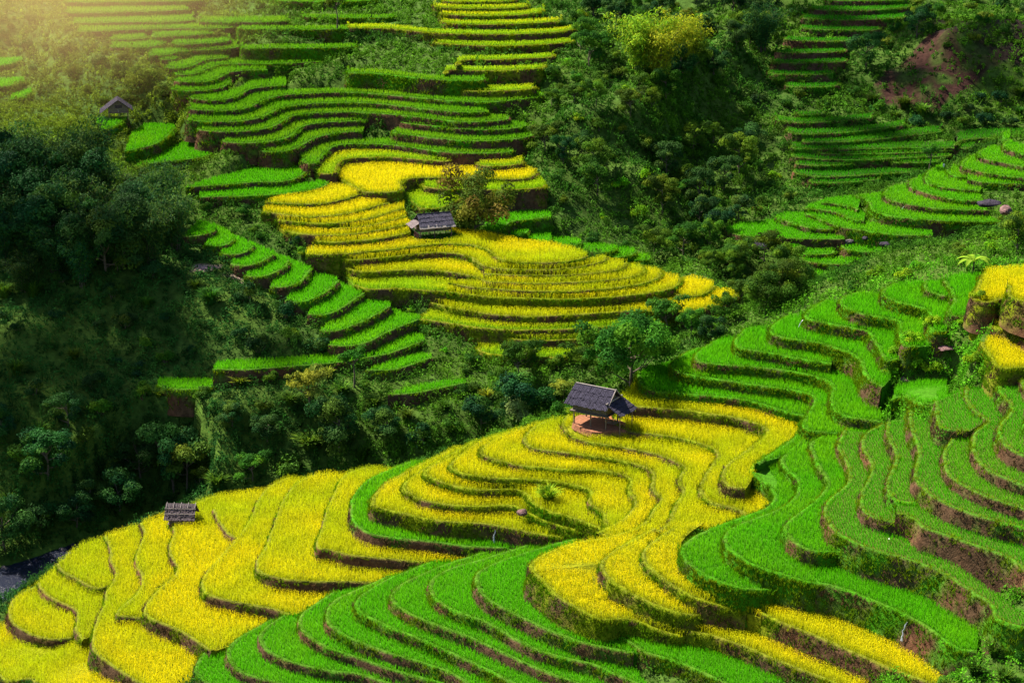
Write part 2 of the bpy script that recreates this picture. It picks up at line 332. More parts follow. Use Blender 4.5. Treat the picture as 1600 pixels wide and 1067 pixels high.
def mesh_np(name, V, F, mats, col=None, parent=None, smooth=False, mi=None):
    """F: int array (n,3) or (n,4), or a list of such arrays"""
    me = bpy.data.meshes.new(name)
    Fs = F if isinstance(F, list) else [F]
    Fs = [f for f in Fs if len(f)]
    V = np.asarray(V, np.float32)
    me.vertices.add(len(V)); me.vertices.foreach_set('co', V.ravel())
    nl = sum(f.size for f in Fs); npoly = sum(len(f) for f in Fs)
    me.loops.add(nl); me.polygons.add(npoly)
    me.loops.foreach_set('vertex_index', np.concatenate([f.ravel() for f in Fs]).astype(np.int32))
    tot = np.concatenate([np.full(len(f), f.shape[1]) for f in Fs]).astype(np.int32)
    st = np.r_[0, np.cumsum(tot)[:-1]].astype(np.int32)
    me.polygons.foreach_set('loop_start', st)
    me.polygons.foreach_set('loop_total', tot)
    if mi is not None: me.polygons.foreach_set('material_index', np.asarray(mi, np.int32))
    me.polygons.foreach_set('use_smooth', np.full(npoly, smooth))
    if col is not None:
        a = me.color_attributes.new('Col', 'FLOAT_COLOR', 'POINT')
        c = np.ones((len(V), 4), np.float32); c[:, :3] = col
        a.data.foreach_set('color', c.ravel())
    me.update(calc_edges=True); me.validate()
    for m in (mats if isinstance(mats, list) else [mats]): me.materials.append(m)
    o = bpy.data.objects.new(name, me); COL.objects.link(o)
    if parent: o.parent = parent
    return o
def tag(o, label=None, cat=None, group=None, kind=None):
    if label: o['label'] = label
    if cat: o['category'] = cat
    if group: o['group'] = group
    if kind: o['kind'] = kind
    return o
def empty(name, loc, rz=0):
    o = bpy.data.objects.new(name, None); COL.objects.link(o)
    o.empty_display_size = .3; o.location = loc; o.rotation_euler = (0, 0, rz)
    return o

# ------------------------------------------------------------------ materials
def mat(name, rough=.8, trans=0., noise=None, attr=True, base=(.1, .1, .1), objvar=0., spec=.15, bump=None):
    m = bpy.data.materials.new(name); m.use_nodes = True
    nt = m.node_tree; N = nt.nodes; L = nt.links
    N.clear()
    out = N.new('ShaderNodeOutputMaterial')
    if attr:
        c = N.new('ShaderNodeVertexColor'); c.layer_name = 'Col'; src = c.outputs['Color']
    else:
        c = N.new('ShaderNodeRGB'); c.outputs[0].default_value = (*base, 1); src = c.outputs[0]
    co = N.new('ShaderNodeTexCoord')
    if noise:
        scale, lo, hi = noise
        t = N.new('ShaderNodeTexNoise'); t.inputs['Scale'].default_value = scale
        t.inputs['Detail'].default_value = 5; t.inputs['Roughness'].default_value = .65
        L.new(co.outputs['Object'], t.inputs['Vector'])
        r = N.new('ShaderNodeMapRange'); r.inputs[1].default_value = .3; r.inputs[2].default_value = .7
        r.inputs[3].default_value = lo; r.inputs[4].default_value = hi
        L.new(t.outputs[0], r.inputs[0])
        mx = N.new('ShaderNodeMix'); mx.data_type = 'RGBA'; mx.blend_type = 'MULTIPLY'
        mx.inputs[0].default_value = 1
        L.new(src, mx.inputs[6]); L.new(r.outputs[0], mx.inputs[7]); src = mx.outputs[2]
    if objvar:
        oi = N.new('ShaderNodeObjectInfo')
        hs = N.new('ShaderNodeHueSaturation')
        r1 = N.new('ShaderNodeMapRange'); r1.inputs[3].default_value = .5 - .045 * objvar; r1.inputs[4].default_value = .5 + .012 * objvar
        r2 = N.new('ShaderNodeMapRange'); r2.inputs[3].default_value = 1 - .3 * objvar; r2.inputs[4].default_value = 1 + .2 * objvar
        mul = N.new('ShaderNodeMath'); mul.operation = 'MULTIPLY'; mul.inputs[1].default_value = 7.31
        fr = N.new('ShaderNodeMath'); fr.operation = 'FRACT'
        L.new(oi.outputs['Random'], r1.inputs[0]); L.new(oi.outputs['Random'], mul.inputs[0])
        L.new(mul.outputs[0], fr.inputs[0]); L.new(fr.outputs[0], r2.inputs[0])
        L.new(r1.outputs[0], hs.inputs['Hue']); L.new(r2.outputs[0], hs.inputs['Value'])
        L.new(src, hs.inputs['Color']); src = hs.outputs[0]
    p = N.new('ShaderNodeBsdfPrincipled')
    p.inputs['Roughness'].default_value = rough
    p.inputs['Specular IOR Level'].default_value = spec
    L.new(src, p.inputs['Base Color'])
    if bump:
        bs, bst = bump
        t2 = N.new('ShaderNodeTexNoise'); t2.inputs['Scale'].default_value = bs; t2.inputs['Detail'].default_value = 6
        L.new(co.outputs['Object'], t2.inputs['Vector'])
        b = N.new('ShaderNodeBump'); b.inputs['Strength'].default_value = bst; b.inputs['Distance'].default_value = .12
        L.new(t2.outputs[0], b.inputs['Height']); L.new(b.outputs[0], p.inputs['Normal'])
    sh = p.outputs[0]
    if trans:
        tr = N.new('ShaderNodeBsdfTranslucent'); L.new(src, tr.inputs['Color'])
        ms = N.new('ShaderNodeMixShader'); ms.inputs[0].default_value = trans
        L.new(sh, ms.inputs[1]); L.new(tr.outputs[0], ms.inputs[2]); sh = ms.outputs[0]
    L.new(sh, out.inputs[0])
    return m
M_RICE = mat('rice_blades', .7, .5, spec=.04)
M_GRASS = mat('grass_blades', .8, .35, spec=.03)
M_EARTH = mat('bank_earth', .95, 0, (2.2, .55, 1.4), bump=(6, .7), spec=.03)
M_GROUND = mat('hill_ground', .95, 0, (1.3, .5, 1.4), bump=(3, .8), spec=.03)
M_LEAF = mat('leaf_green', .75, .3, objvar=1., spec=.05)
M_LEAFD = mat('leaf_dark', .7, .25, objvar=1., spec=.06)
M_UNDER = mat('weed_leaves', .8, .3, spec=.04)
M_BARK = mat('bark', .9, 0, (5, .5, 1.3), attr=False, base=(.11, .085, .06), bump=(12, .5))

# ------------------------------------------------------------------ terraces: shapes in the world
def lip_world(t, up=0.0):
    lip = list(t['lip'])
    if t['group'] in ('hill', 'far', 'dark') or t['name'] in ('X1','X2','X3','X3b','K1','K2'):   # the ends turn back into the slope
        (a, b), (c, d) = lip[0], lip[-1]
        if t['name'] not in ('H1', 'H2', 'a'): lip = [(a + 5, b - 5), (a + 1, b - 1)] + lip[1:]
        if t['name'] not in ('H1', 'a', 'f', 'g', 'h'): lip = lip[:-1] + [(c - 1, d - 1), (c - 5, d - 5)]
    P = catmull(lip, 4)
    s = np.r_[0, np.cumsum(np.linalg.norm(np.diff(P, axis=0), axis=1))]; s /= s[-1]
    z = t['z'][0] + (t['z'][1] - t['z'][0]) * s
    xy = at(P[:, 0], P[:, 1], z)
    return np.column_stack([xy, z, P])
for nm in ORDER:
    t = TER[nm]
    L0 = lip_world(t)
    t['full'] = L0
    W = resample(L0, .6)
    # natural wobble along the edge
    if len(W) > 4:
        for _ in range(4): W[1:-1] = (W[:-2] + 2 * W[1:-1] + W[2:]) / 4
        d = np.gradient(W[:, :2], axis=0); n = np.stack([d[:, 1], -d[:, 0]], -1)
        n /= np.linalg.norm(n, axis=1)[:, None] + 1e-9
        w = (fbm(W[:, 0] * .7, W[:, 1] * .7, 3) - .5) * .22
        W[:, :2] += n * w[:, None]
    t['W'] = W
for nm in ORDER:
    t = TER[nm]; W = t['W']; bk = t['bk']; zmid = float(W[:, 2].mean())
    if bk.startswith('='):
        pts = []
        for tok in bk[1:].split():
            if ',' in tok:
                u, v = map(float, tok.split(',')); pts.append(np.r_[at(u, v, zmid), zmid])
            else:
                pts.extend(list(TER[tok]['W'][::-1, :3]))
        B = np.array(pts)
        if np.linalg.norm(B[0, :2] - W[-1, :2]) + np.linalg.norm(B[-1, :2] - W[0, :2]) > np.linalg.norm(B[-1, :2] - W[-1, :2]) + np.linalg.norm(B[0, :2] - W[0, :2]):
            B = B[::-1]
    elif bk.replace('.', '').isdigit():
        k = float(bk); Pl = t['full'][::-1]
        B = np.column_stack([at(Pl[:, 3], Pl[:, 4] - k, Pl[:, 2]), Pl[:, 2]])
    else:
        B = []
        for part in bk.split(';'):
            a = part.split(':'); Q = TER[a[0]]['W']
            lo = float(a[1]) if len(a) > 1 and a[1] else -1e9
            hi = float(a[2]) if len(a) > 2 and a[2] else 1e9
            B.append(Q[(Q[:, 3] >= lo) & (Q[:, 3] <= hi)][:, :3])
        B = np.vstack(B)[::-1]
        # run a little way in under the terrace behind
    B = B.copy()
    if len(B) > 2: B = resample(np.column_stack([B[:, :2], B[:, 2]]), 1.2)
    # own height along the back: from the nearest point of the lip
    if t['z'][0] != t['z'][1]:
        dd = ((B[:, None, :2] - W[None, ::3, :2]) ** 2).sum(-1).argmin(1)
        B[:, 2] = W[::3, 2][dd]
    else: B[:, 2] = zmid
    t['B'] = B
    t['poly'] = np.vstack([W[:, :2], B[:, :2]])
    t['polyz'] = np.r_[W[:, 2], B[:, 2]]
    t['zmax'] = t['polyz'].max(); t['zmin'] = t['polyz'].min()
    t['dist'] = float(np.hypot(W[:, 0], W[:, 1]).mean())

def covered(pts, z, skip=None, eps=.05):
    """True where a point is inside the body of a higher terrace"""
    r = np.zeros(len(pts), bool)
    x0, y0 = pts.min(0); x1, y1 = pts.max(0)
    for nm in ORDER:
        t = TER[nm]
        if nm == skip or t['zmin'] <= z + eps: continue
        p = t['poly']
        if p[:, 0].max() < x0 or p[:, 0].min() > x1 or p[:, 1].max() < y0 or p[:, 1].min() > y1: continue
        r |= inside(pts, p)
    return r

# ------------------------------------------------------------------ the hillside: one sheet
CTRL = '''
0,930,14.5 60,885,14.5 150,850,14.6 200,835,15 0,860,15.5 100,850,15.2 200,815,16 400,720,22 500,650,26.3 250,650,26.2 250,605,28 330,690,24 150,690,24 600,690,23.6 500,710,22.3 680,660,25.6 330,620,27.7 250,617,27.8 290,624,27.7 420,620,27.8 520,615,28 290,560,30
250,500,32.5 380,520,32 450,520,32.3 50,600,28 50,700,23.5 50,500,33 150,400,37 50,300,42 200,300,40.5 100,200,46 200,150,47.6 50,100,51 20,20,55 120,20,55.5
280,180,46 230,120,49.5 620,435,33.8 750,600,27.3 700,530,29.5 640,470,32.5 520,405,35.5 440,365,37 620,640,27 760,640,26 850,600,27.5
900,150,49 980,120,49 1000,250,42 1000,330,35.5 1150,250,38 1060,50,53 980,20,55.5 1130,150,43 950,350,35 1100,330,33.5 1200,250,36.3 1180,290,34.5 900,300,38.5 870,250,41
1450,110,46.2 1400,110,45.5 1500,100,47 1550,95,47.3 1500,140,43.7 1450,140,43.6 1500,40,52.5 1580,30,53.5 1550,160,41.6 1400,150,42.3 1360,80,47.5 1450,20,53 1170,100,46 1150,30,54 1240,160,42.2 1560,190,40.2 1220,310,33
1450,560,41.6 1400,610,38.9 1510,520,45 1430,590,40 1540,1045,33 1600,1000,34.6 1590,1060,33 1560,370,37 1520,420,44.6 1450,425,44.4 1590,385,46 1590,340,38
1180,460,29 1100,540,27.5 1000,570,26.5 950,600,27 1300,450,32 1400,440,33.5 1000,480,29 1080,400,31 1130,400,30.5 1200,400,31.5 900,345,35.5
1425,575,41 1445,572,41.2 1455,570,41.4 1435,580,40.6 1415,585,40.3 1465,575,41.5 1475,580,41.4 1450,580,40.9 1440,535,42.8 1470,530,43.2 1490,512,44.2 1405,582,39.9 1386,618,38.4 1420,568,40.9 1440,560,41.3 1460,590,40.9 1500,592,41.7 1480,560,42.3 1510,560,43.4 1530,588,42.9 1400,648,38.6 1545,590,43.4 1530,560,44.1 1525,540,44.6
585,128,49.4 640,133,49.3 700,138,49.1 545,125,49.4 400,84,51.8 470,82,51.9 550,82,51.9 420,52,53.4 520,52,53.4 470,85,51.6 560,85,51.6 640,90,51.2 470,60,52.9 600,60,52.8 600,100,50.6 640,138,49 560,132,49.2 480,120,49.3 600,35,54 450,20,55 590,20,55
1500,500,46 1518,494,47.3 1505,480,47 1528,512,46.3 1537,524,45.8 1525,540,45.2 1528,556,44.6 1540,580,44.3 1552,590,44.4 1515,530,45 1500,515,45
300,215,44.9 330,232,44 380,240,43.4 290,195,46 285,160,47.7 260,150,48.6 255,115,50.5 240,95,51.5 220,80,52.2 165,75,52.6 150,60,53.2 115,55,53.6 105,40,54.3 90,25,55 345,240,43.3 400,250,42.8 455,258,42.2
860,150,47.5 830,180,45.4 845,200,44.2 850,225,43 815,245,41.6 850,265,40.8 865,300,39.4 770,170,46.2 865,130,48.6 880,110,50 890,92,51 910,70,52.3 915,50,53.6 885,35,54.4
290,385,37.3 330,400,36.8 350,418,35.9 375,440,35 415,458,34.2 440,480,33.3 475,500,32.4 495,525,31.4 505,550,30.3 345,350,38.3 400,378,37 440,400,36.2 495,418,35 540,437,34 585,455,33 625,480,32 665,505,30.8 672,540,29.8 685,565,28.8 735,605,27.6
340,595,29.4 400,592,29.4 460,588,29.4 520,584,29.5 740,565,28.6 800,572,28.4 930,566,28.4 650,512,30.8 690,520,30.6 720,535,29.8 560,465,33.2 620,468,33.1 690,470,33.2
430,350,38 400,338,38.6 440,370,37 530,412,35.3 470,405,36 740,318,38.6 790,315,38.9 850,312,38.9 800,328,37.9
880,650,30.5 1250,330,34 1300,305,35.4 540,370,37.8 700,330,37.8
'''
C = []
for tok in CTRL.split():
    u, v, z = map(float, tok.split(',')); C.append([*at(u, v, z), z])
FLOOR = [(300,203,16),(500,204,18),(700,206,21),(900,211,24),(1050,226,26),(1150,246,28.5),(400,203,17),(600,205,19.5),(800,208,22.5)]
for u, d, z in FLOOR: C.append([(u - 800) / FPX * d * 1.05, d, z])
for nm in ORDER:
    W = TER[nm]['W']
    st = max(1, len(W) // 10)
    for p in W[::st]: C.append([p[0] , p[1], p[2] - 1.0])
    B = TER[nm]['B']
    for p in B[::max(1, len(B) // 6)]: C.append([p[0], p[1], p[2] - .3])
C = np.array(C)
def axis(a, b, step, lo, hi):
    core = np.arange(a, b + .01, step)
    l = a - np.geomspace(step * 1.5, a - lo, 26)[::-1]; h = b + np.geomspace(step * 1.5, hi - b, 26)
    return np.r_[l, core, h]
GX = axis(-100, 118, 1.0, -700, 700)
GY = axis(118, 385, 1.0, -300, 1100)
XX, YY = np.meshgrid(GX, GY)
def base_height(x, y):
    xc = np.clip(x, -110, 128); yc = np.clip(y, 125, 372)
    q = np.column_stack([xc.ravel(), yc.ravel()])
    out = np.empty(len(q))
    for i in range(0, len(q), 20000):
        d2 = ((q[i:i+20000, None, :] - C[None, :, :2]) ** 2).sum(-1) + .6
        k = np.argpartition(d2, 14, axis=1)[:, :14]
        dk = np.take_along_axis(d2, k, 1); w = 1 / dk ** 1.6
        out[i:i+20000] = (w * C[k, 2]).sum(1) / w.sum(1)
    return out.reshape(x.shape)
ZZ = base_height(XX, YY)
def blur(A, n):
    for _ in range(n):
        A = (np.roll(A, 1, 0) + np.roll(A, -1, 0) + A * 2) / 4 if False else A
        B = A.copy()
        B[1:-1] = (A[:-2] + 2 * A[1:-1] + A[2:]) / 4; A = B.copy()
        B[:, 1:-1] = (A[:, :-2] + 2 * A[:, 1:-1] + A[:, 2:]) / 4; A = B
    return A
ZZ = blur(ZZ, 5)
ZZ += (fbm(XX * .16, YY * .16, 5) - .5) * 1.1 + (fbm(XX * .6, YY * .6, 9) - .5) * .35
# the valley sides go on rising outside the picture
far = np.clip(YY - 372, 0, None); side = np.clip(np.abs(XX - 10) - 115, 0, None)
ZZ += 120 * (1 - np.exp(-far * .35 / 120)) + 90 * (1 - np.exp(-side * .25 / 90)) * (.6 + .8 * fbm(XX * .01, YY * .01, 4))
near = np.clip(125 - YY, 0, None)
ZZ -= np.minimum(near * .12, 25)
# keep the sheet under the terraces
G = np.column_stack([XX.ravel(), YY.ravel()]); zf = ZZ.ravel().copy()
IN_T = np.zeros(len(G), bool)
for nm in ORDER:
    t = TER[nm]; p = t['poly']
    m = (G[:, 0] > p[:, 0].min() - 5) & (G[:, 0] < p[:, 0].max() + 5) & (G[:, 1] > p[:, 1].min() - 5) & (G[:, 1] < p[:, 1].max() + 5)
    k = np.nonzero(m)[0]
    if not len(k): continue
    ins = inside(G[k], p)
    q = np.vstack([p, p[:1]])[::2]
    dist = np.where(ins, 0, seg_dist(G[k], q))
    dd = ((G[k][:, None] - p[None, ::4]) ** 2).sum(-1).argmin(1)
    lim = t['polyz'][::4][dd] - .75 + 2.4 * np.clip(dist - .7, 0, None)
    zf[k] = np.where(dist < 3.0, np.minimum(zf[k], lim), zf[k])
    IN_T[k[ins]] = True
ZZ = zf.reshape(XX.shape)
# bed of the stream
CL = [(-200,1010,13.6,7.5),(-60,945,14.0,7.5),(0,913,14.2,7),(60,890,14.4,6),(120,864,14.6,4.6),(165,846,14.8,3.4),(200,829,15.0,2.6),(245,806,15.3,2)]
CLW = catmull(np.array([[*at(u, v, z + .3), z + .3, w_] for u, v, z, w_ in CL]), 8)
def stream_gap(pts):
    d = ((pts[:, None] - CLW[None, :, :2]) ** 2).sum(-1); k = d.argmin(1)
    return np.sqrt(d[np.arange(len(pts)), k]) - CLW[k, 3] / 2, CLW[k, 2]
kk = np.nonzero((G[:, 0] < -20) & (G[:, 0] > -105) & (G[:, 1] > 140) & (G[:, 1] < 225))[0]
sg, sz_ = stream_gap(G[kk])
zf = ZZ.ravel(); zf[kk] = np.minimum(zf[kk], np.where(sg < 6, sz_ - .5 + .75 * np.clip(sg + .4, 0, None), 99)); ZZ = zf.reshape(XX.shape)
def ground_z(x, y):
    x = np.asarray(x, float); y = np.asarray(y, float)
    i = np.clip(np.searchsorted(GX, x) - 1, 0, len(GX) - 2); j = np.clip(np.searchsorted(GY, y) - 1, 0, len(GY) - 2)
    fx = (x - GX[i]) / (GX[i+1] - GX[i]); fy = (y - GY[j]) / (GY[j+1] - GY[j])
    return (ZZ[j,i]*(1-fx)+ZZ[j,i+1]*fx)*(1-fy)+(ZZ[j+1,i]*(1-fx)+ZZ[j+1,i+1]*fx)*fy
def hit(u, v):
    """where the line of sight through a traced point meets the hillside"""
    dx, dy, dz = [float(a) for a in rays(u, v)]
    t = np.arange(120, 420, .5)
    x, y, z = dx * t, dy * t, CAMZ + dz * t
    b = np.nonzero(z < ground_z(x, y))[0]
    k = b[0] if len(b) else len(t) - 1
    return float(x[k]), float(y[k]), float(ground_z(x[k], y[k]))
def leafs(P, Nn, size, c, wid=.5, fold=.25, up=.35):
    """one folded four-cornered leaf at every point, facing roughly along Nn"""
    n = len(P)
    Nn = Nn + rng.normal(0, .27, Nn.shape); Nn[:, 2] += up; Nn /= np.linalg.norm(Nn, axis=1)[:, None]
    t = np.cross(Nn, rng.normal(0, 1, Nn.shape)); t /= np.linalg.norm(t, axis=1)[:, None] + 1e-9
    t[:, 2] -= .25
    b = np.cross(Nn, t); s = (np.broadcast_to(size, n) * rng.uniform(.65, 1.3, n))[:, None]
    V = np.empty((n * 4, 3))
    V[0::4] = P - t * s * .5; V[2::4] = P + t * s * .55 - Nn * s * .1
    V[1::4] = P + b * s * wid * .5 + Nn * s * fold * .3; V[3::4] = P - b * s * wid * .5 + Nn * s * fold * .3
    return V, np.arange(n * 4).reshape(-1, 4), np.repeat(np.broadcast_to(c, (n, 3)) * rng.uniform(.7, 1.3, (n, 1)), 4, 0)
def blades(P, h, w, nb, cb, ct, lean=.35):
    """nb grass blades at every point; one long triangle each"""
    n = len(P)
    if not n: return np.zeros((0, 3)), np.zeros((0, 3), int), np.zeros((0, 3))
    P = np.repeat(P, nb, 0); N = len(P)
    h = np.repeat(np.broadcast_to(h, n), nb) * rng.uniform(.75, 1.2, N)
    w = np.repeat(np.broadcast_to(w, n), nb)
    cb = np.repeat(np.broadcast_to(cb, (n, 3)), nb, 0); ct = np.repeat(np.broadcast_to(ct, (n, 3)), nb, 0)
    a = rng.uniform(0, 2 * math.pi, N); l = rng.uniform(.05, lean, N) * h
    b = a + math.pi / 2 + rng.normal(0, .5, N)
    ex, ey = np.cos(b) * w / 2, np.sin(b) * w / 2
    off = rng.uniform(0, .07, N)
    bx, by = P[:, 0] + np.cos(a) * off, P[:, 1] + np.sin(a) * off
    V = np.empty((N * 3, 3))
    V[0::3] = np.column_stack([bx - ex, by - ey, P[:, 2]])
    V[1::3] = np.column_stack([bx + ex, by + ey, P[:, 2]])
    V[2::3] = np.column_stack([bx + np.cos(a) * l, by + np.sin(a) * l, P[:, 2] + h])
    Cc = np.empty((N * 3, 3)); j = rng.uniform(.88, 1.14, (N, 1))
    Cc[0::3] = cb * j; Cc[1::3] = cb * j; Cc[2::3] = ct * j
    return V, np.arange(N * 3).reshape(-1, 3), Cc
def join(parts):
    V = []; F = []; C_ = []; k = 0
    for v, f, c in parts:
        V.append(v); F.append(f + k); C_.append(c); k += len(v)
    return np.vstack(V), np.vstack(F), np.vstack(C_)

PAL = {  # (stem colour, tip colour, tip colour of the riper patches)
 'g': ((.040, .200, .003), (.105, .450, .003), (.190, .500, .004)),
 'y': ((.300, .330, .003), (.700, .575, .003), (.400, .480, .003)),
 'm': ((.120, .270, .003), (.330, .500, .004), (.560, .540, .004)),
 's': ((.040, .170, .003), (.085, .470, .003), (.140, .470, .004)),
 'h': ((.050, .150, .005), (.130, .390, .005), (.210, .420, .006)),  # muted green; haze over the far hillside is put into the colour
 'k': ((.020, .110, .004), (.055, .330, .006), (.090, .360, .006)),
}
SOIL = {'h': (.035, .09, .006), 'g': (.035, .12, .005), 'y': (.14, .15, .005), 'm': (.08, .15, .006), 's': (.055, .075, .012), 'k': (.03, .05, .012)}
def build_terrace(t, label, group):
    W, B, poly, pz = t['W'], t['B'], t['poly'], t['polyz']
    D = math.hypot(t['dist'], 70); px = 1991 / D            # picture pixels per metre
    col, gr, rh = t['col'], t['bank'], t['rh']
    # body: level top, sides down into the hill
    n = len(poly)
    tri = geometry.tessellate_polygon([[Vector((p[0], p[1], 0)) for p in poly]])
    V = [np.column_stack([poly, pz - .02]), np.column_stack([poly, pz - 3.2])]
    i = np.arange(n); j = (i + 1) % n
    F = np.array(tri, int).reshape(-1, 3)
    F2 = np.column_stack([i, i + n, j + n, j])
    c = np.tile(np.array(SOIL[col]), (2 * n, 1))
    root = mesh_np('rice_terrace', np.vstack(V), [F, F2], M_EARTH, c)
    tag(root, label, 'rice terrace', group)
    # retaining bank along the traced edge, with a low bund on top
    Wb = resample(W, max(.3, 2.2 / px))
    d = np.gradient(Wb[:, :2], axis=0); nr = np.stack([d[:, 1], -d[:, 0]], -1); nr /= np.linalg.norm(nr, axis=1)[:, None] + 1e-9
    for _ in range(3): nr[1:-1] = (nr[:-2] + nr[1:-1] * 2 + nr[2:]) / 4
    m = len(Wb); rows = []
    H = 3.0
    for off, dz in ((-.42, .0), (-.26, .12), (-.06, .12), (.05, -.06), (.14, -.45), (.22, -.9), (.32, -1.4), (.44, -2.1), (.6, -H)):
        amp = 0 if dz > -.05 else .16
        o = off + amp * (fbm(Wb[:, 0] * 1.3 + dz * 3, Wb[:, 1] * 1.3, 21) - .5) * 2
        rows.append(np.column_stack([Wb[:, 0] + nr[:, 0] * o, Wb[:, 1] + nr[:, 1] * o, Wb[:, 2] + dz]))
    V = np.vstack(rows); R = len(rows)
    F = []
    for r in range(R - 1):
        k = np.arange(m - 1) + r * m
        F.append(np.column_stack([k, k + m, k + m + 1, k + 1]))
    g1 = fbm(V[:, 0] * .45, V[:, 1] * .45 + V[:, 2] * .5, 31, 3)
    g2 = fbm(V[:, 0] * 2, V[:, 1] * 2 + V[:, 2] * 2, 37, 2)
    depth = np.repeat([0, 0, 0, 0, .45, .9, 1.4, 2.1, 3], m)
    green = np.clip((g1 - .5) * 4 + (gr - .45) * 2.0 + .5 - depth * .28 + (g2 - .5), 0, 1)
    green[:3 * m] = np.maximum(green[:3 * m], .75)
    brown = np.array((.062, .036, .020))[None] * (.6 + .9 * g2[:, None]) * np.array([1, 1, 1])
    red = np.array((.135, .045, .022))[None] * (.6 + .9 * g2[:, None])
    rm = np.clip((fbm(V[:, 0] * .2, V[:, 1] * .2, 77) - .5) * 5, 0, 1)[:, None] * .3
    brown = brown * (1 - rm) + red * rm
    gcol = np.array((.06, .14, .004)) if col in 'ym' else np.array((.035, .14, .004))
    if col in 'ym': gcol = gcol * (1 - .35) + np.array((.22, .15, .006)) * .35
    cc = brown * (1 - green[:, None]) + gcol * green[:, None]
    bank = mesh_np('bank', V, F, M_EARTH, cc, root, True)
    # grass along the bund and weeds on the face
    parts = []
    wbl = max(.035, .55 / px)
    L = float(np.linalg.norm(np.diff(W[:, :2], axis=0), axis=1).sum())
    nb = int(L * (9 if px > 9 else 6) * (.25 if t['group'] == 'valley' else 1))
    s = rng.uniform(0, m - 1, nb); i0 = s.astype(int); f = (s - i0)[:, None]; i1 = np.minimum(i0 + 1, m - 1)
    base = Wb[i0, :3] * (1 - f) + Wb[i1, :3] * f; nn = nr[i0]
    o = rng.uniform(-.3, .08, nb)
    P = np.column_stack([base[:, 0] + nn[:, 0] * o, base[:, 1] + nn[:, 1] * o, base[:, 2] + .05])
    tipc = np.array((.30, .36, .004)) if col in 'ym' else np.array((.13, .38, .004))
    if col == 's': tipc = np.array((.22, .34, .006))
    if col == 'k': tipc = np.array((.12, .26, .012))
    parts.append(blades(P, .22, wbl * 1.1, 3, tipc * .5, tipc, .8))
    nk = int(L * .8); s = rng.uniform(0, m - 1, nk); i0 = s.astype(int)
    ov = np.repeat(Wb[i0, :3], 7, 0); nn = np.repeat(nr[i0], 7, 0); o = rng.uniform(-.2, .25, len(ov))
    P = np.column_stack([ov[:, 0] + nn[:, 0] * o + rng.normal(0, .16, len(ov)), ov[:, 1] + nn[:, 1] * o + rng.normal(0, .16, len(ov)), ov[:, 2] - np.clip(o, 0, 1) * 1.2])
    kc = np.repeat(rng.uniform(.55, 1.2, (nk, 1)), 7, 0)
    if t['group'] != 'valley': parts.append(blades(P, .42, wbl * 1.4, 2, tipc * .35 * kc, tipc * .8 * kc, 1.1))
    nf = int(L * 2.2 * (14 + 28 * gr) * (1 if px > 9 else .6))
    s = rng.uniform(0, m - 1, nf); i0 = s.astype(int); f = (s - i0)[:, None]; i1 = np.minimum(i0 + 1, m - 1)
    base = Wb[i0, :3] * (1 - f) + Wb[i1, :3] * f; nn = nr[i0]
    dz = rng.uniform(0, 1, nf) ** 1.3 * 2.3; o = .05 + dz * .2 + .03
    keep = fbm(base[:, 0] * .45, base[:, 1] * .45 + (base[:, 2] - dz) * .5, 31, 3) + rng.normal(0, .1, nf) > .53 - .42 * gr + dz * .03
    P = np.column_stack([base[:, 0] + nn[:, 0] * o, base[:, 1] + nn[:, 1] * o, base[:, 2] - dz - .1])[keep]
    if len(P):
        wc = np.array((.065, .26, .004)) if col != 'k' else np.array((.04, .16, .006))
        mixc = fbm(P[:, 0] * .3, P[:, 1] * .3, 51)[:, None]
        tc = wc * (1 - mixc) + (np.array((.22, .27, .005)) if col != 'k' else wc) * mixc
        dry = (fbm(P[:, 0] * .5, P[:, 1] * .5 + P[:, 2] * .6, 57) > .45 + .35 * gr)[:, None]
        tc = np.where(dry, np.array((.15, .095, .045)), tc)
        v, f_, c_ = blades(P, .34, wbl * 1.5, 3, tc * .45, tc, .9)
        parts.append((v, f_, c_))
    v, f_, c_ = join(parts)
    mesh_np('bank_grass', v, f_, M_GRASS, c_, root)['kind'] = 'stuff'
    # the crop
    sp = {'s': .21}.get(col, .2) * max(1, 12.5 / px) ** .85
    x0, y0 = poly.min(0); x1, y1 = poly.max(0)
    gx, gy = np.meshgrid(np.arange(x0, x1, sp), np.arange(y0, y1, sp))
    P2 = np.column_stack([gx.ravel(), gy.ravel()]); P2 += rng.uniform(-.42, .42, P2.shape) * sp * (.55 if col == 's' else 1)
    u, v = project(np.column_stack([P2, np.full(len(P2), W[:, 2].mean())]))
    P2 = P2[inside(P2, poly) & (u > -45) & (u < 1645) & (v < 1110)]
    if len(P2): P2 = P2[~covered(P2, t['zmin'], t['name'])]
    if len(P2):
        dl = seg_dist(P2, W[::2, :2] if len(W) > 8 else W[:, :2])
        P2 = P2[dl > (.12 if t['group'] == 'valley' else .33) + rng.uniform(0, .1, len(P2))]
    for hx, hy, hr in HUTS:
        if len(P2): P2 = P2[(P2[:, 0] - hx) ** 2 + (P2[:, 1] - hy) ** 2 > hr * hr]
    if not len(P2): return root
    if t['z'][0] != t['z'][1]:
        k = np.concatenate([((P2[q:q+8000, None] - W[None, ::3, :2]) ** 2).sum(-1).argmin(1) for q in range(0, len(P2), 8000)])
        z = W[::3, 2][k]
    else: z = np.full(len(P2), t['z'][0])
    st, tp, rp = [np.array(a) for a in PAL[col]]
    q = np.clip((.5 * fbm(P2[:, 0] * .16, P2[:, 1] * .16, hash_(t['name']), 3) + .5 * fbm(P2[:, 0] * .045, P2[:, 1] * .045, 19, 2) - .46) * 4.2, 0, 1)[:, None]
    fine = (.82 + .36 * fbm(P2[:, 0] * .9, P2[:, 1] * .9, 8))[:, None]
    tip = (tp * (1 - q) + rp * q) * fine; stem = st * fine
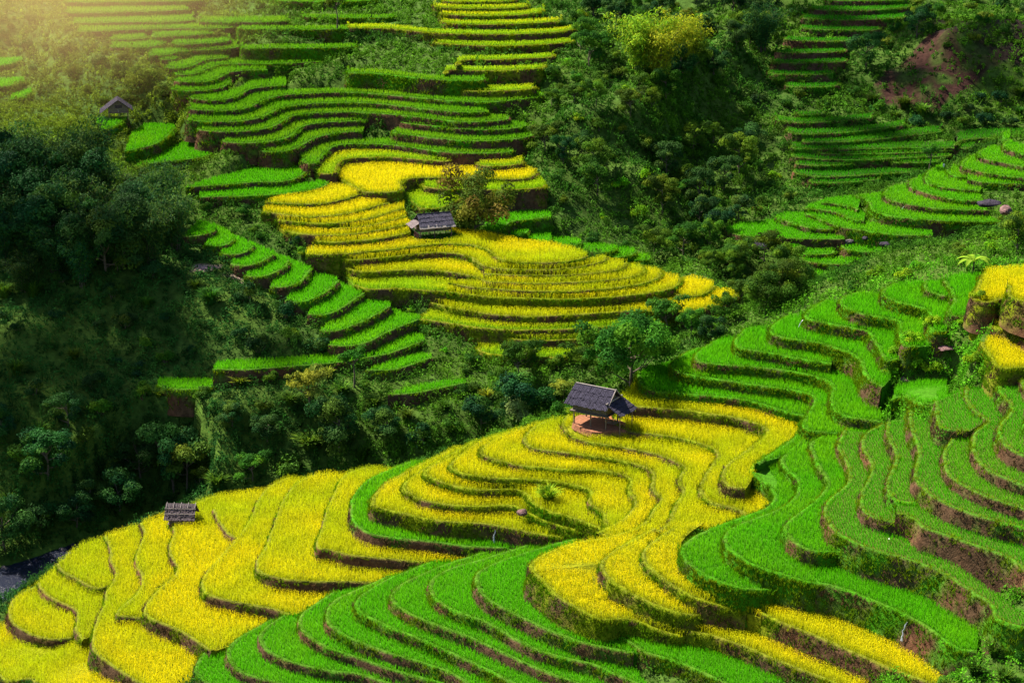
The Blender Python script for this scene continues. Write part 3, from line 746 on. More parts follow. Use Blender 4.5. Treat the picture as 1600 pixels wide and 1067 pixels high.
    if col in 'ym':      # the rim of a ripening paddy stays green a little longer
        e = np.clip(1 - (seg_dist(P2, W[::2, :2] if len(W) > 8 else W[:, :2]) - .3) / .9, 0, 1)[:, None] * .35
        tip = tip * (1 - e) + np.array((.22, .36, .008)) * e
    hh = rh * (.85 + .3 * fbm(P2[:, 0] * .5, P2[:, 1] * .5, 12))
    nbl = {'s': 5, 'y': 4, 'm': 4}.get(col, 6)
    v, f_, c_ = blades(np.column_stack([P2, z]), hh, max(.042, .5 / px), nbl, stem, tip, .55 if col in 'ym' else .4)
    f4 = []
    if col in 'ym':      # hanging ears of grain over the leaves
        E = np.repeat(np.column_stack([P2, z + hh * .95]), 4, 0); E[:, :2] += rng.uniform(-.13, .13, (len(E), 2)); E[:, 2] += rng.uniform(-.14, .06, len(E))
        ec = np.repeat(tip, 4, 0) * rng.uniform(.9, 1.08, (len(E), 1))
        nn = np.column_stack([rng.normal(0, .25, len(E)), rng.normal(0, .25, len(E)), np.full(len(E), 1.6)])
        ev, ef, ecc = leafs(E, nn, max(.085, .9 / px), ec, .55)
        f4 = ef + len(v); v = np.vstack([v, ev]); c_ = np.vstack([c_, ecc])
    o = mesh_np('rice', v, [f_, f4] if len(f4) else f_, M_RICE, c_, root)
    o['kind'] = 'stuff'
    return root
HUTS = [(*at(931, 661, 33.15), 2.9), (*at(285, 825, 20.65), 1.5), (*at(677, 370, 36.65), 3.2), (*at(185, 179, 46.2), 2.6)]
def hash_(s): return sum(ord(ch) * (k * 31 + 7) for k, ch in enumerate(s)) % 9973

ORDN = ['lowest','second','third','fourth','fifth','sixth','seventh','eighth','ninth','tenth','eleventh','twelfth','thirteenth','fourteenth','fifteenth','sixteenth','seventeenth','eighteenth','nineteenth','twentieth']
CW = {'h': 'fresh green', 'g': 'bright green', 'y': 'golden yellow', 'm': 'yellow-green', 's': 'sparse green', 'k': 'dark green'}
GRP = {
 'fan': ('paddies fanning round the front ridge', 'of the fan-shaped front ridge, {n} up from the bottom edge'),
 'valley': ('golden paddies beside the stream', 'near the straw granary, {n} from the stream'),
 'bowl': ('golden paddies below the stilt hut', 'in the bowl, {n} up towards the stilt hut'),
 'shoulder': ('green paddies on the shoulder beside the stilt hut', 'on the shoulder right of the stilt hut, {n} uphill'),
 'crest': ('golden paddies on the right hand crest', 'on the crest above the seedling slope, {n} uphill'),
 'knoll': ('paddies ringing the round knoll', 'ringing the round middle knoll, {n} up from its foot'),
 'steps': ('paddies left of the grey plank hut', 'on the steps left of the grey plank hut, {n} uphill'),
 'hill': ('paddies on the big far hillside', ''),
 'ponds': ('small round paddies behind the knoll', ', small and round, behind the knoll, {n} down from the tree'),
 'stairs': ('narrow paddies stepping down the left spur', 'on the left spur, {n} step from the top'),
 'cross': ('paddies on the green spur at the right', 'on the green spur across the ravine, {n} uphill'),
 'dark': ('shaded paddies across the ravine', 'in the hollow below the red soil slope, {n} uphill'),
 'far': ('narrow paddies under the top edge', 'left of the red soil slope, {n} uphill'),
}
SPECIAL = {
 'F9b': 'short dark green rice terrace at the bottom under the golden field, beside a grassy bund',
 'GR1': 'broad bright green rice terrace above a tall mossy bank with a trickle of water',
 'F15': 'bright green rice terrace ending in a square dark bank under the seedling slope',
 'W1': 'long seedling terrace with tall brown bank, lowest of the seedling slope at the right',
 'E1': 'rounded golden paddy at the left edge, right beside the stream',
 'E10': 'bright green crescent paddy curving round the outermost golden step of the bowl',
 'E7a': 'tiny golden paddy in a U-shaped notch right of the small straw granary',
 'BW9': 'golden terrace above the thick dark bank behind the stilt hut',
 'BW8': 'golden terrace on which the stilt hut stands',
 'Q3b': 'small green paddy among the bright bushes above the seedling slope',
 'Q9b': 'green paddy bordering the golden crest at the right',
 'K10': 'flat golden field on top of the round knoll beside the grey plank hut',
 'K1': 'lowest yellow-green strip at the foot of the round knoll',
 'K4b': 'small golden paddy at the right tip of the round knoll',
 'KL1': 'yellow-green strip tucked left of the round knoll above the bushy gully',
 'H1': 'wide yellow basin paddy curving at the foot of the far hillside',
 'H2': 'yellow-green paddy wrapped round the wide yellow basin',
 'H2b': 'short yellow-green strip on bare red bank right of the yellow basin',
 'A0': 'small sloping yellow paddy just above the grey plank hut',
 'S11': 'long thin green paddy running left from the spur along the bushes',
 'S13': 'lone green strip at the foot of the left spur',
 'S14': 'small dark green paddy alone among the bushes on the left slope',
 'X4': 'wide round green paddy at the left tip of the green spur beside a dark boulder',
 'M7': 'shaded paddy with an S-shaped bund in the hollow at the right',
 'L1': 'bright green paddy with grassy bank, lowest below the hillside hut',
 'L2': 'bright green squarish paddy below the hillside hut and its red bank',
 'L3': 'small bright green paddy right under the hillside hut',
 'L4': 'uppermost small green paddy at the left edge', 'L5': 'small green paddy at the left edge, middle one of three', 'L6': 'lowest small green paddy at the left edge above the bamboo',
}
def terrace_labels():
    out = {}; cnt = {}
    for nm in ORDER:
        t = TER[nm]; g = t['group']; grp, ph = GRP[g]
        if nm in SPECIAL: cnt[g] = cnt.get(g, 0) + 1; out[nm] = (SPECIAL[nm], grp); continue
        if g in ('hill',):
            us = np.mean([p[0] for p in t['lip']])
            key = 'hl' if us < 470 else 'hr'
            seq = sorted([q for q in ORDER if TER[q]['group'] == 'hill' and q not in SPECIAL and (np.mean([p[0] for p in TER[q]['lip']]) < 470) == (us < 470)], key=lambda q: TER[q]['z'][0])
            i = seq.index(nm)
            out[nm] = (f"{CW[t['col']]} rice terrace on the far hillside's {'left' if us < 470 else 'right'} half, {ordn(i)} uphill", grp); continue
        i = cnt.get(g, 0); cnt[g] = i + 1
        out[nm] = (f"{CW[t['col']]} rice terrace {ph.format(n=ordn(i, first=g in ('stairs','ponds')))}", grp)
    return out
def ordn(i, first=False):
    if first and i == 0: return 'first'
    if i < 20: return ORDN[i]
    if i < 30: return 'twenty-' + ['','first','second','third','fourth','fifth','sixth','seventh','eighth','ninth'][i - 20] if i > 20 else 'twenty-first'
    return 'thirty-' + ['first','second','third','fourth','fifth','sixth','seventh'][i - 30]
LAB = terrace_labels()
for nm in ORDER: build_terrace(TER[nm], *LAB[nm])

# ground sheet
zc = np.column_stack([XX.ravel(), YY.ravel(), ZZ.ravel()])
n1 = fbm(XX * .12, YY * .12, 61).ravel(); n2 = fbm(XX * .7, YY * .7, 62).ravel()
gcol = np.array((.028, .060, .010)) * (.6 + .9 * n2[:, None]) + np.array((.02, .025, .0)) * n1[:, None]
def soil_patch(px, zr, colr, soft=1.):
    global gcol
    P = np.array([at(u, v, z) for (u, v), z in zip(px, zr)])
    m = inside(zc[:, :2], P)
    w = np.clip((fbm(zc[:, 0] * .35, zc[:, 1] * .35, 71) - .25) * 4, 0, 1)[:, None] * m[:, None]
    gcol = gcol * (1 - w) + np.array(colr) * (.65 + .7 * n2[:, None]) * w
soil_patch([(1350,150),(1400,160),(1470,168),(1570,130),(1560,95),(1500,65),(1455,60),(1420,95),(1380,120)], [42.5,41.8,41.4,43.5,47,49.5,49.5,46.5,44.5], (.034,.016,.012))
soil_patch([(1440,62),(1545,96),(1620,70),(1620,5),(1500,-5),(1440,10)], [49.2,47.2,50.5,56,56,54.5], (.022,.016,.012))  # soil darkened in its colour for the shaded upper slope
soil_patch([(300,395),(330,395),(375,430),(385,452),(350,440),(310,420)], [38,38,35.5,34.5,34.5,36.5], (.27,.17,.16))
soil_patch([(1495,372),(1530,360),(1550,378),(1510,395),(1488,390)], [40,42,42,40,40], (.22,.085,.06))
soil_patch([(1550,318),(1585,318),(1580,336),(1555,340)], [39.5,41,40.5,39.5], (.3,.13,.09))
soil_patch([(150,445),(185,440),(190,455),(160,460)], [34,34,33.5,33], (.25,.16,.14))
soil_patch([(890,636),(990,636),(985,668),(960,674),(905,668)], [33.6]*5, (.30,.12,.05))
jx = len(GX); iy, ix = np.meshgrid(np.arange(len(GY) - 1), np.arange(len(GX) - 1), indexing='ij')
k = (iy * jx + ix).ravel()
ground = mesh_np('ground', zc, np.column_stack([k, k + 1, k + jx + 1, k + jx]), M_GROUND, gcol, None, True)
tag(ground, 'steep green valley sides dropping to a bushy ravine', 'ground', kind='structure')
# ------------------------------------------------------------------ plants
def tube(P, R, sides=6):
    P = np.asarray(P, float); V = []; F = []
    for i in range(len(P)):
        d = P[min(i + 1, len(P) - 1)] - P[max(i - 1, 0)]; d /= np.linalg.norm(d) + 1e-9
        x = np.cross(d, (0.3, .9, .2)); x /= np.linalg.norm(x); y = np.cross(d, x)
        for k in range(sides):
            a = 2 * math.pi * k / sides; V.append(P[i] + (x * math.cos(a) + y * math.sin(a)) * R[i])
        if i:
            for k in range(sides):
                a = (i - 1) * sides; k2 = (k + 1) % sides
                F.append((a + k, a + k2, a + sides + k2, a + sides + k))
    return np.array(V), np.array(F)
def cat_tubes(ts):
    V = []; F = []; k = 0
    for v, f in ts: V.append(v); F.append(f + k); k += len(v)
    return np.vstack(V), np.vstack(F)
def clumpy(centers, radii, per, size, cols, flat=.75):
    parts = []; k = 0
    for (c0, r) in zip(centers, radii):
        n = max(6, int(per * r * r))
        d = rng.normal(0, 1, (n, 3)); d /= np.linalg.norm(d, axis=1)[:, None]
        d[:, 2] = np.where(d[:, 2] < -.35, -d[:, 2] * .6, d[:, 2])
        rad = r * rng.uniform(.45, 1.08, n) ** .6
        P = c0 + d * rad[:, None] * np.array([1, 1, flat])
        cc = np.array(cols[rng.integers(len(cols))]) * rng.uniform(.8, 1.2)
        v, f, c = leafs(P, d.copy(), size, cc)
        parts.append((v, f + k, c)); k += len(v)
    return np.vstack([p[0] for p in parts]), np.vstack([p[1] for p in parts]), np.vstack([p[2] for p in parts])
GREENS = [(.040, .105, .012), (.055, .130, .014), (.032, .090, .012), (.075, .150, .016)]
def make_tree(name, h, spread, nlimb, per, size, cols, bare=.35, flat=.7):
    """unit-less prototype kept as two meshes: trunk and crown"""
    ts = []; cen = []; rad = []
    top = np.array([rng.normal(0, .15), rng.normal(0, .15), h * .72])
    trunk = [np.array([0, 0, -.4]), np.array([rng.normal(0, .08), rng.normal(0, .08), h * .3]), top]
    ts.append(tube(trunk, [.05 * h * .5, .036 * h * .5, .016 * h * .5]))
    for i in range(nlimb):
        a = 2 * math.pi * i / nlimb + rng.normal(0, .35); z0 = h * rng.uniform(bare, .7); L = spread * rng.uniform(.55, 1.05)
        p0 = trunk[1] * (1 - z0 / h) + top * (z0 / h); p0[2] = z0 * .9
        p2 = np.array([math.cos(a) * L, math.sin(a) * L, min(h * .93, z0 + h * rng.uniform(.12, .4))])
        p1 = (p0 + p2) / 2 + np.array([0, 0, -.06 * h])
        ts.append(tube([p0, p1, p2], [.012 * h, .008 * h, .003 * h], 5))
        for k in range(3):
            f = rng.uniform(.5, 1.12); cen.append(p0 + (p2 - p0) * f + rng.normal(0, .11 * spread, 3)); rad.append(spread * rng.uniform(.14, .42))
    for k in range(4): cen.append(np.array([*rng.normal(0, .3 * spread, 2), h * rng.uniform(.74, .92)])); rad.append(spread * rng.uniform(.3, .45))
    tv, tf = cat_tubes(ts); cv, cf, cc = clumpy(cen, rad, per, size, cols, flat)
    return (tv, tf), (cv, cf, cc)
def make_shrub(h, r, per, size, cols, ncl=9):
    cen = []; rad = []; ts = []
    for k in range(ncl):
        a = rng.uniform(0, 6.28); q = r * rng.uniform(.1, .8); z = h * rng.uniform(.25, .8) * (1.15 - .5 * q / r)
        c0 = np.array([math.cos(a) * q, math.sin(a) * q, z]); cen.append(c0); rad.append(r * rng.uniform(.3, .5))
        ts.append(tube([np.array([0, 0, -.3]), c0 * .55, c0], [.05, .03, .012], 4))
    cv, cf, cc = clumpy(cen, rad, per, size, cols, .85)
    # loose sprays that break the outline
    n = int(40 * ncl / 9); d = rng.normal(0, 1, (n, 3)); d[:, 2] = np.abs(d[:, 2]) * .9 + .25; d /= np.linalg.norm(d, axis=1)[:, None]
    P = d * np.array([r * 1.15, r * 1.15, h * 1.05]) * rng.uniform(.85, 1.12, (n, 1))
    v, f, c = leafs(P, d.copy(), size * 1.1, cols[0])
    cv, cf, cc = np.vstack([cv, v]), np.vstack([cf, f + len(cv)]), np.vstack([cc, c])
    return cat_tubes(ts), (cv, cf, cc)
def make_bamboo(h, nc, cols, size=.42):
    ts = []; P = []; Nn = []
    for i in range(nc):
        a = rng.uniform(0, 6.28); r0 = rng.uniform(.1, .7); b = np.array([math.cos(a) * r0, math.sin(a) * r0, -.3])
        L = h * rng.uniform(.65, 1.05); out = rng.uniform(.14, .42) * L
        dirn = np.array([math.cos(a + rng.normal(0, .5)), math.sin(a + rng.normal(0, .5)), 0])
        pts = [b]
        for k in range(1, 9):
            t = k / 8; pts.append(b + dirn * out * t ** 2.2 + np.array([0, 0, L * (t - .22 * max(0, t - .5) ** 2 * 4 * .5)]))
        ts.append(tube(pts, np.linspace(.055, .012, 9), 5))
        for k in range(2, 9):
            m = int(34 * (.4 + k / 9))
            c0 = pts[k]; rr = .32 + .75 * (1 - abs(k - 6) / 7)
            d = rng.normal(0, 1, (m, 3)); q = c0 + d * np.array([rr, rr, .4 * rr]) * .62; q[:, 2] -= np.abs(d[:, 0]) * .15
            P.append(q); nn = d * .5 + dirn * .3; nn[:, 2] += .9; Nn.append(nn)
    P = np.vstack(P); Nn = np.vstack(Nn)
    cc = np.array(cols)[rng.integers(len(cols), size=len(P))]
    v, f, c = leafs(P, Nn, size, np.array([1., 1, 1]), .3, .1, .2)
    c = c * np.repeat(cc, 4, 0)
    return cat_tubes(ts), (v, f, c)
def make_cane(h, r, n, cols, wid=.07):
    """tussock of long arching blades"""
    V = []; F = []; Cc = []; k = 0
    for i in range(n):
        a = rng.uniform(0, 6.28); q = r * rng.uniform(0, .35); L = h * rng.uniform(.6, 1.1); o = r * rng.uniform(.25, 1.15)
        d = np.array([math.cos(a), math.sin(a), 0]); s = np.array([-d[1], d[0], 0]) * wid
        b = d * q; pts = []
        for j, t in enumerate((0, .4, .75, 1)):
            pts.append(b + d * o * t ** 2 + np.array([0, 0, L * (t - .3 * t ** 3)]))
        w_ = (.7, 1, .7, .05); c = np.array(cols[rng.integers(len(cols))]) * rng.uniform(.75, 1.25)
        for j in range(4): V += [pts[j] - s * w_[j], pts[j] + s * w_[j]]; Cc += [c * (.55 + .5 * j / 3)] * 2
        for j in range(3): F.append((k + 2*j, k + 2*j + 1, k + 2*j + 3, k + 2*j + 2))
        k += 8
    return np.array(V), np.array(F), np.array(Cc)
def make_banana(h):
    V = []; F = []; Cc = []; k = 0
    for i in range(9):
        a = 2.4 * i + rng.normal(0, .3); d = np.array([math.cos(a), math.sin(a), 0]); s0 = np.array([-d[1], d[0], 0])
        L = h * rng.uniform(.6, .8); b = np.array([0, 0, h * .45])
        rise = rng.uniform(.7, 1.5); c = np.array((.09, .25, .012)) * rng.uniform(.8, 1.25)
        for j in range(7):
            t = j / 6; p = b + d * L * t + np.array([0, 0, L * (rise * t - .75 * rise * t * t - .25 * t * t)])
            ww = .02 + .38 * h * .28 * math.sin(math.pi * min(1, t * .92 + .08)) ** .7 if t > .12 else .03
            V += [p - s0 * ww + np.array([0, 0, .06]), p, p + s0 * ww + np.array([0, 0, .06])]; Cc += [c, c * 1.3, c]
        for j in range(6):
            q = k + 3 * j; F += [(q, q+1, q+4, q+3), (q+1, q+2, q+5, q+4)]
        k += 21
    return tube([np.array([0, 0, -.2]), np.array([.03, 0, h * .3]), np.array([0, .02, h * .5])], [.13, .11, .06]), (np.array(V), np.array(F), np.array(Cc))

def two_part(nm, tr, cr, mleaf, part='crown'):
    root = empty(nm, (0, 0, -500)); 
    mesh_np('trunk' if part == 'crown' else 'stems', tr[0], tr[1], M_BARK, None, root, True)
    mesh_np(part, cr[0], cr[1], mleaf, cr[2], root)
    return root
def hid(o):        # prototypes are moved to their first place, never left over
    return o
PROTO = {}
def proto(key, maker, nm, leafmat, part='crown'):
    r = maker()
    if len(r) == 3:   # single mesh
        o = mesh_np(nm, r[0], r[1], leafmat, r[2])
    else: o = two_part(nm, r[0], r[1], leafmat, part)
    PROTO[key] = [o, False]
def place(key, x, y, z, s, rz, label, cat, group=None, sz=None):
    src, used = PROTO[key]
    if not used: o = src; PROTO[key][1] = True
    else:
        o = src.copy(); COL.objects.link(o)
        for ch in src.children:
            c = ch.copy(); COL.objects.link(c); c.parent = o
    o.location = (x, y, z); o.rotation_euler = (0, 0, rz); o.scale = (s, s, s * (sz or 1))
    if 'group' in o and not group: del o['group']
    return tag(o, label, cat, group)

DK = [(.014, .070, .014), (.022, .090, .014), (.010, .055, .017), (.040, .110, .010)]  # greens darkened: shade of the left ravine is put into the leaf colour
MID = [(.036, .130, .009), (.052, .160, .009), (.028, .100, .010), (.080, .185, .009)]
BR = [(.090, .300, .006), (.140, .340, .006), (.065, .230, .008), (.210, .360, .008)]
OL = [(.090, .160, .010), (.120, .180, .010), (.065, .130, .010), (.050, .110, .010)]
YB = [(.210, .330, .010), (.270, .350, .010), (.130, .270, .010)]
for i in range(3):
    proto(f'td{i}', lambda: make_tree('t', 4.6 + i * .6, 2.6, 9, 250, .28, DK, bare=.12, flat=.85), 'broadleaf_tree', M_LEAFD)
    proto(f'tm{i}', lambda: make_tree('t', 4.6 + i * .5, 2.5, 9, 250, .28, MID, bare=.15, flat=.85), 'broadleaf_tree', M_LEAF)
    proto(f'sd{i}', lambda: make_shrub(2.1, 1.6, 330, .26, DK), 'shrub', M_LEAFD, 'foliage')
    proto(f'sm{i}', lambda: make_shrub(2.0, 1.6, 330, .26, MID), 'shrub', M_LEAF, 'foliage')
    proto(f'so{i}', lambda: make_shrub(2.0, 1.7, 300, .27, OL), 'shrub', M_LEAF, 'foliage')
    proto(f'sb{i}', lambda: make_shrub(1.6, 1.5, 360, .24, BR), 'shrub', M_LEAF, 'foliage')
proto('bd0', lambda: make_bamboo(9, 26, DK), 'bamboo', M_LEAFD, 'foliage')
proto('bd1', lambda: make_bamboo(8, 22, DK), 'bamboo', M_LEAFD, 'foliage')
proto('by0', lambda: make_bamboo(8, 24, YB), 'bamboo', M_LEAF, 'foliage')
proto('cg0', lambda: make_cane(2.6, 1.5, 240, BR), 'grass_tussock', M_LEAF)
proto('cm0', lambda: make_cane(2.6, 1.6, 240, MID), 'grass_tussock', M_LEAF)
proto('cy0', lambda: make_cane(2.3, 1.4, 200, OL + YB[:2]), 'grass_tussock', M_LEAF)
proto('ba0', lambda: make_banana(3.4), 'banana_plant', M_LEAF, 'leaves')
proto('big', lambda: make_tree('t', 7, 4.0, 13, 190, .32, MID, bare=.06, flat=.9), 'broadleaf_tree', M_LEAF)
proto('huge', lambda: make_tree('t', 9, 5.0, 15, 120, .40, DK, bare=.05, flat=.9), 'broadleaf_tree', M_LEAFD)
proto('hugem', lambda: make_tree('t', 7.5, 4.4, 14, 140, .36, MID + OL[3:], bare=.05, flat=.9), 'broadleaf_tree', M_LEAF)
proto('fluffy', lambda: make_shrub(3.2, 2.0, 420, .2, [(.20, .30, .09), (.25, .34, .10)], 12), 'shrub', M_LEAF, 'foliage')
proto('warm', lambda: make_tree('t', 5.2, 3.1, 12, 170, .30, [(.13, .17, .015), (.16, .155, .018), (.05, .13, .010), (.04, .11, .010)], bare=.1, flat=.9), 'broadleaf_tree', M_LEAF)
proto('slim', lambda: make_tree('t', 5, 1.7, 6, 150, .28, MID, bare=.5), 'young_tree', M_LEAF)
proto('ylw', lambda: make_tree('t', 4, 1.9, 7, 200, .26, [(.20, .24, .02), (.15, .21, .02), (.10, .17, .02)]), 'broadleaf_tree', M_LEAF)

# --- plants one can point to: key, base pixel, height scale, label, category
SOLO = '''
big|985,606|1.1|leafy mid green tree behind the stilt hut roof, tallest in the ravine|tree
fluffy|812,655|1.0|pale fluffy round shrub in the ravine left of the stilt hut|shrub
ylw|880,640|.8|yellowish leafy tree just left of the stilt hut roof|tree
warm|742,366|1.4|spreading tree with rusty tips beside the grey plank hut|tree
slim|527,66|1.25|slender young tree alone on the weedy banks of the far hillside|tree
slim|1451,276|1.0|lone dark slim tree on the shaded paddies at the right|tree
slim|553,606|1.0|small bushy tree overlapping the long thin paddy of the left spur|tree
ylw|485,645|1.25|yellow-topped tree on the slope below the long thin paddy|tree
ylw|292,770|1.5|yellowish green tree rising in the dark thicket above the straw granary|tree
by0|1000,112|1.3|glowing yellow bamboo clump near the top edge, leftmost of three|bamboo
by0|1032,128|1.25|glowing yellow bamboo clump near the top edge, middle and lowest of three|bamboo
by0|1070,100|1.15|yellow-green bamboo clump near the top edge, right one of three|bamboo
bd0|1190,80|1.05|dark drooping bamboo clump left of the top paddies|bamboo
ba0|1520,428|.85|banana plant with broad pale leaves above the golden crest|banana plant
cg0|857,808|.85|bright tussock of tall grass in the bowl below the stilt hut|grass tussock
cg0|895,668|.5|small bright grass tussock at the left foot of the stilt hut|grass tussock
tm1|1590,400|.9|leafy tree at the right edge above the golden crest|tree
so1|215,135|1.5|olive shrub by the red earth scar above the hillside hut|shrub
tm0|1215,470|1.0|spreading brownish green tree where the ravine meets the green shoulder|tree
td1|1112,538|.6|dark tree beside the right tip of the round knoll|tree
hugem|1198,482|.62|broad bushy tree between the right tip of the round knoll and the green shoulder|tree
hugem|1235,462|.7|wide brownish tree at the upper left rim of the green shoulder|tree
hugem|1140,420|.5|rounded tree in the ravine above the tip of the round knoll|tree
huge|60,400|1.0|huge dark tree at the left edge, lower left of the dark mass|tree
huge|165,425|.9|huge dark tree in the lower middle of the dark mass at the left|tree
huge|232,372|.8|huge dark tree at the right end of the dark mass at the left|tree
huge|105,330|.95|huge dark tree at the top of the dark mass under the hillside hut|tree
huge|15,320|.9|huge dark tree at the upper left edge of the dark mass|tree
sb0|1526,524|.6|bright bush in the corner under the golden crest, upper one|shrub
sb2|1390,606|.7|bright bush in the dark notch at the end of the green shoulder, upper one|shrub
sb1|1392,640|.7|bright bush in the dark notch at the end of the green shoulder, lower one|shrub
sb0|1432,586|.7|bright bush at the back of the small paddy in the weedy patch, left one|shrub
sb1|1458,584|.75|bright bush at the back of the small paddy in the weedy patch, right one|shrub
sb0|1424,556|.75|bright bush below the right end of the green shoulder, upper left one|shrub
sb2|1452,540|.75|bright bush below the right end of the green shoulder, topmost one|shrub
sb1|1400,582|.75|bright bush below the right end of the green shoulder, lower left one|shrub
sm0|1478,545|.55|darker bush in the middle of the bright weedy patch beside the shoulder|shrub
sb1|1538,592|.55|bright bush in the corner under the golden crest, lower one|shrub
'''
for ln in SOLO.strip().splitlines():
    k, uv, s, lab, cat = ln.split('|'); u, v = map(float, uv.split(','))
    x, y, z = hit(u, v)
    cov = [TER[n] for n in ORDER if inside(np.array([[x, y]]), TER[n]['poly'])[0]]
    if cov: z = max(t['zmin'] for t in cov)
    place(k, x, y, z - .1, float(s), rng.uniform(0, 6.28), lab, cat)

# --- shrubs and trees that fill a slope: area in the photograph, kinds, spacing in metres, size range
ZONES = [
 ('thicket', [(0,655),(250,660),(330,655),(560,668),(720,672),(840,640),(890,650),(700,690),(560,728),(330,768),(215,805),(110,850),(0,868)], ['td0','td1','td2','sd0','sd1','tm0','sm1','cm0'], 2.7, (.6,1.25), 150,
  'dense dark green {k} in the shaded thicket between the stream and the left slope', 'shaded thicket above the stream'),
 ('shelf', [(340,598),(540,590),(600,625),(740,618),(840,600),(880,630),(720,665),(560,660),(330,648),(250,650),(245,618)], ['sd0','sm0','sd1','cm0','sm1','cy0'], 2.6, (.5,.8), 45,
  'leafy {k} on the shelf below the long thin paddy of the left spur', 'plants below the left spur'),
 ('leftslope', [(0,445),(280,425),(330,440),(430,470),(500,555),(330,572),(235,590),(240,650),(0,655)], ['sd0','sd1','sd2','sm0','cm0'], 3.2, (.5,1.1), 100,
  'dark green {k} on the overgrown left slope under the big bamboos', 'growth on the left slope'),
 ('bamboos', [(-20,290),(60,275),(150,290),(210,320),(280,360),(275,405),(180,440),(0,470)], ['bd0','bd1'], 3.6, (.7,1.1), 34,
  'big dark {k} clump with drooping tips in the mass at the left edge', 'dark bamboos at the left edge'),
 ('topleft', [(0,20),(60,30),(130,75),(230,110),(290,130),(285,195),(200,160),(140,165),(110,140),(60,120),(0,80)], ['so0','so1','so2','sm1'], 3.8,(.5,1.2),55,
  'olive {k} on the sunlit weedy slope at the upper left', 'sunlit shrubs at the upper left'),
 ('leftgap', [(215,265),(300,330),(420,335),(500,395),(420,385),(370,352),(300,335),(200,300)], ['sd0','sm0','sm2'], 3.4, (.5,.8), 22,
  'small green {k} in the dip above the left spur paddies', 'shrubs above the left spur'),
 ('spur', [(870,60),(905,20),(960,80),(1050,150),(1190,240),(1230,290),(1100,330),(960,350),(880,335),(850,240),(850,130)], ['sm0','sm1','tm0','tm1','sb1','sm2','td2'], 3.3, (.55,1.15), 125,
  'green {k} on the wooded spur right of the far hillside', 'wooded spur'),
 ('topwood', [(890,0),(1240,0),(1210,60),(1170,130),(1110,170),(1010,100),(940,50)], ['tm1','td1','td0','sm1','so1'], 4.2, (.7,1.2), 50,
  'green {k} in the wooded hollow at the top edge, right of the far hillside', 'wood at the top edge'),
 ('hollow', [(1170,140),(1205,130),(1330,145),(1370,160),(1340,178),(1210,178),(1160,190)], ['cg0','cm0','sm1','sd2'], 3.4, (.6,1.1), 24,
  'tufty {k} between the top right paddies and the shaded hollow', 'growth above the shaded hollow'),
 ('hedge', [(1365,178),(1420,172),(1600,150),(1640,160),(1640,205),(1420,200)], ['sd1','sd2','sm0','cm0'], 3.0, (.7,1.1), 26,
  'dark {k} in the belt under the red soil slope', 'belt under the red soil slope'),
 ('topright', [(1420,20),(1440,0),(1600,0),(1640,130),(1580,110),(1500,50),(1440,60),(1340,120),(1310,140),(1330,100)], ['sd0','sm1','td2','so2'], 4.6, (.6,1.1), 30,
  'dark {k} round the red soil slope at the top right', 'growth round the red soil slope'),
 ('ravine', [(900,385),(1000,365),(1120,345),(1220,310),(1260,318),(1200,335),(1120,365),(1180,400),(1250,450),(1160,485),(1090,540),(1010,570),(940,560),(1000,515),(1120,500),(1160,450),(1020,405)], ['tm0','tm1','sm0','sm1','so0','td0'], 3.0, (.5,1.0), 100,
  'green {k} along the ravine between the round knoll and the green spur', 'ravine beyond the round knoll'),
 ('rim', [(1240,448),(1300,440),(1380,430),(1440,405),(1500,395),(1560,360),(1600,345),(1620,400),(1540,420),(1480,428),(1400,440),(1320,458),(1230,478)], ['sb0','sb1','sm0','sb2'], 3.0, (.5,1.0), 40,
  'sunlit {k} along the upper rim of the green shoulder', 'bushes on the rim of the shoulder'),
 ('crestbush', [(1395,600),(1440,540),(1460,525),(1520,495),(1530,520),(1540,575),(1480,600)], ['sb0','sb1','sb2','sm2'], 2.4, (.35,.7), 26,
  'bright {k} on the weedy patch between the green shoulder and the golden crest', 'bushes below the golden crest'),
 ('gully', [(380,360),(440,350),(520,405),(560,460),(690,465),(690,530),(740,560),(720,600),(670,510),(600,470),(520,430)], ['sm0','sm1','sb1','sm2'], 3.2, (.45,.8), 34,
  'green {k} in the bushy gully between the left spur and the round knoll', 'bushes in the gully'),
 ('knollfoot', [(735,572),(930,566),(930,600),(880,620),(740,625),(700,610)], ['tm0','sm0','sb2','sm1'], 3.0, (.55,.9), 26,
  'leafy {k} at the foot of the round knoll', 'bushes at the foot of the knoll'),
 ('corner', [(1478,1067),(1530,1030),(1600,990),(1640,1000),(1640,1090),(1470,1090)], ['cm0','sm0'], 1.7, (.45,.6), 18,
  'dark ferny {k} in the bottom right corner', 'growth in the bottom right corner'),
 ('streambank', [(10,925),(60,905),(110,870),(180,835),(255,805),(262,812),(185,850),(115,880),(60,915)], ['cm0','sm1'], 1.9, (.28,.45), 24,
  'small {k} on the near bank of the stream beside the golden paddies', 'plants on the near stream bank'),
]
KIND = {'t': ('broadleaf_tree', 'tree'), 's': ('shrub', 'shrub'), 'b': ('bamboo', 'bamboo'), 'c': ('grass_tussock', 'grass tussock')}
ALLP = [t['poly'] for t in TER.values()]
def in_any(pts):
    r = np.zeros(len(pts), bool)
    for p in ALLP: r |= inside(pts, p)
    return r
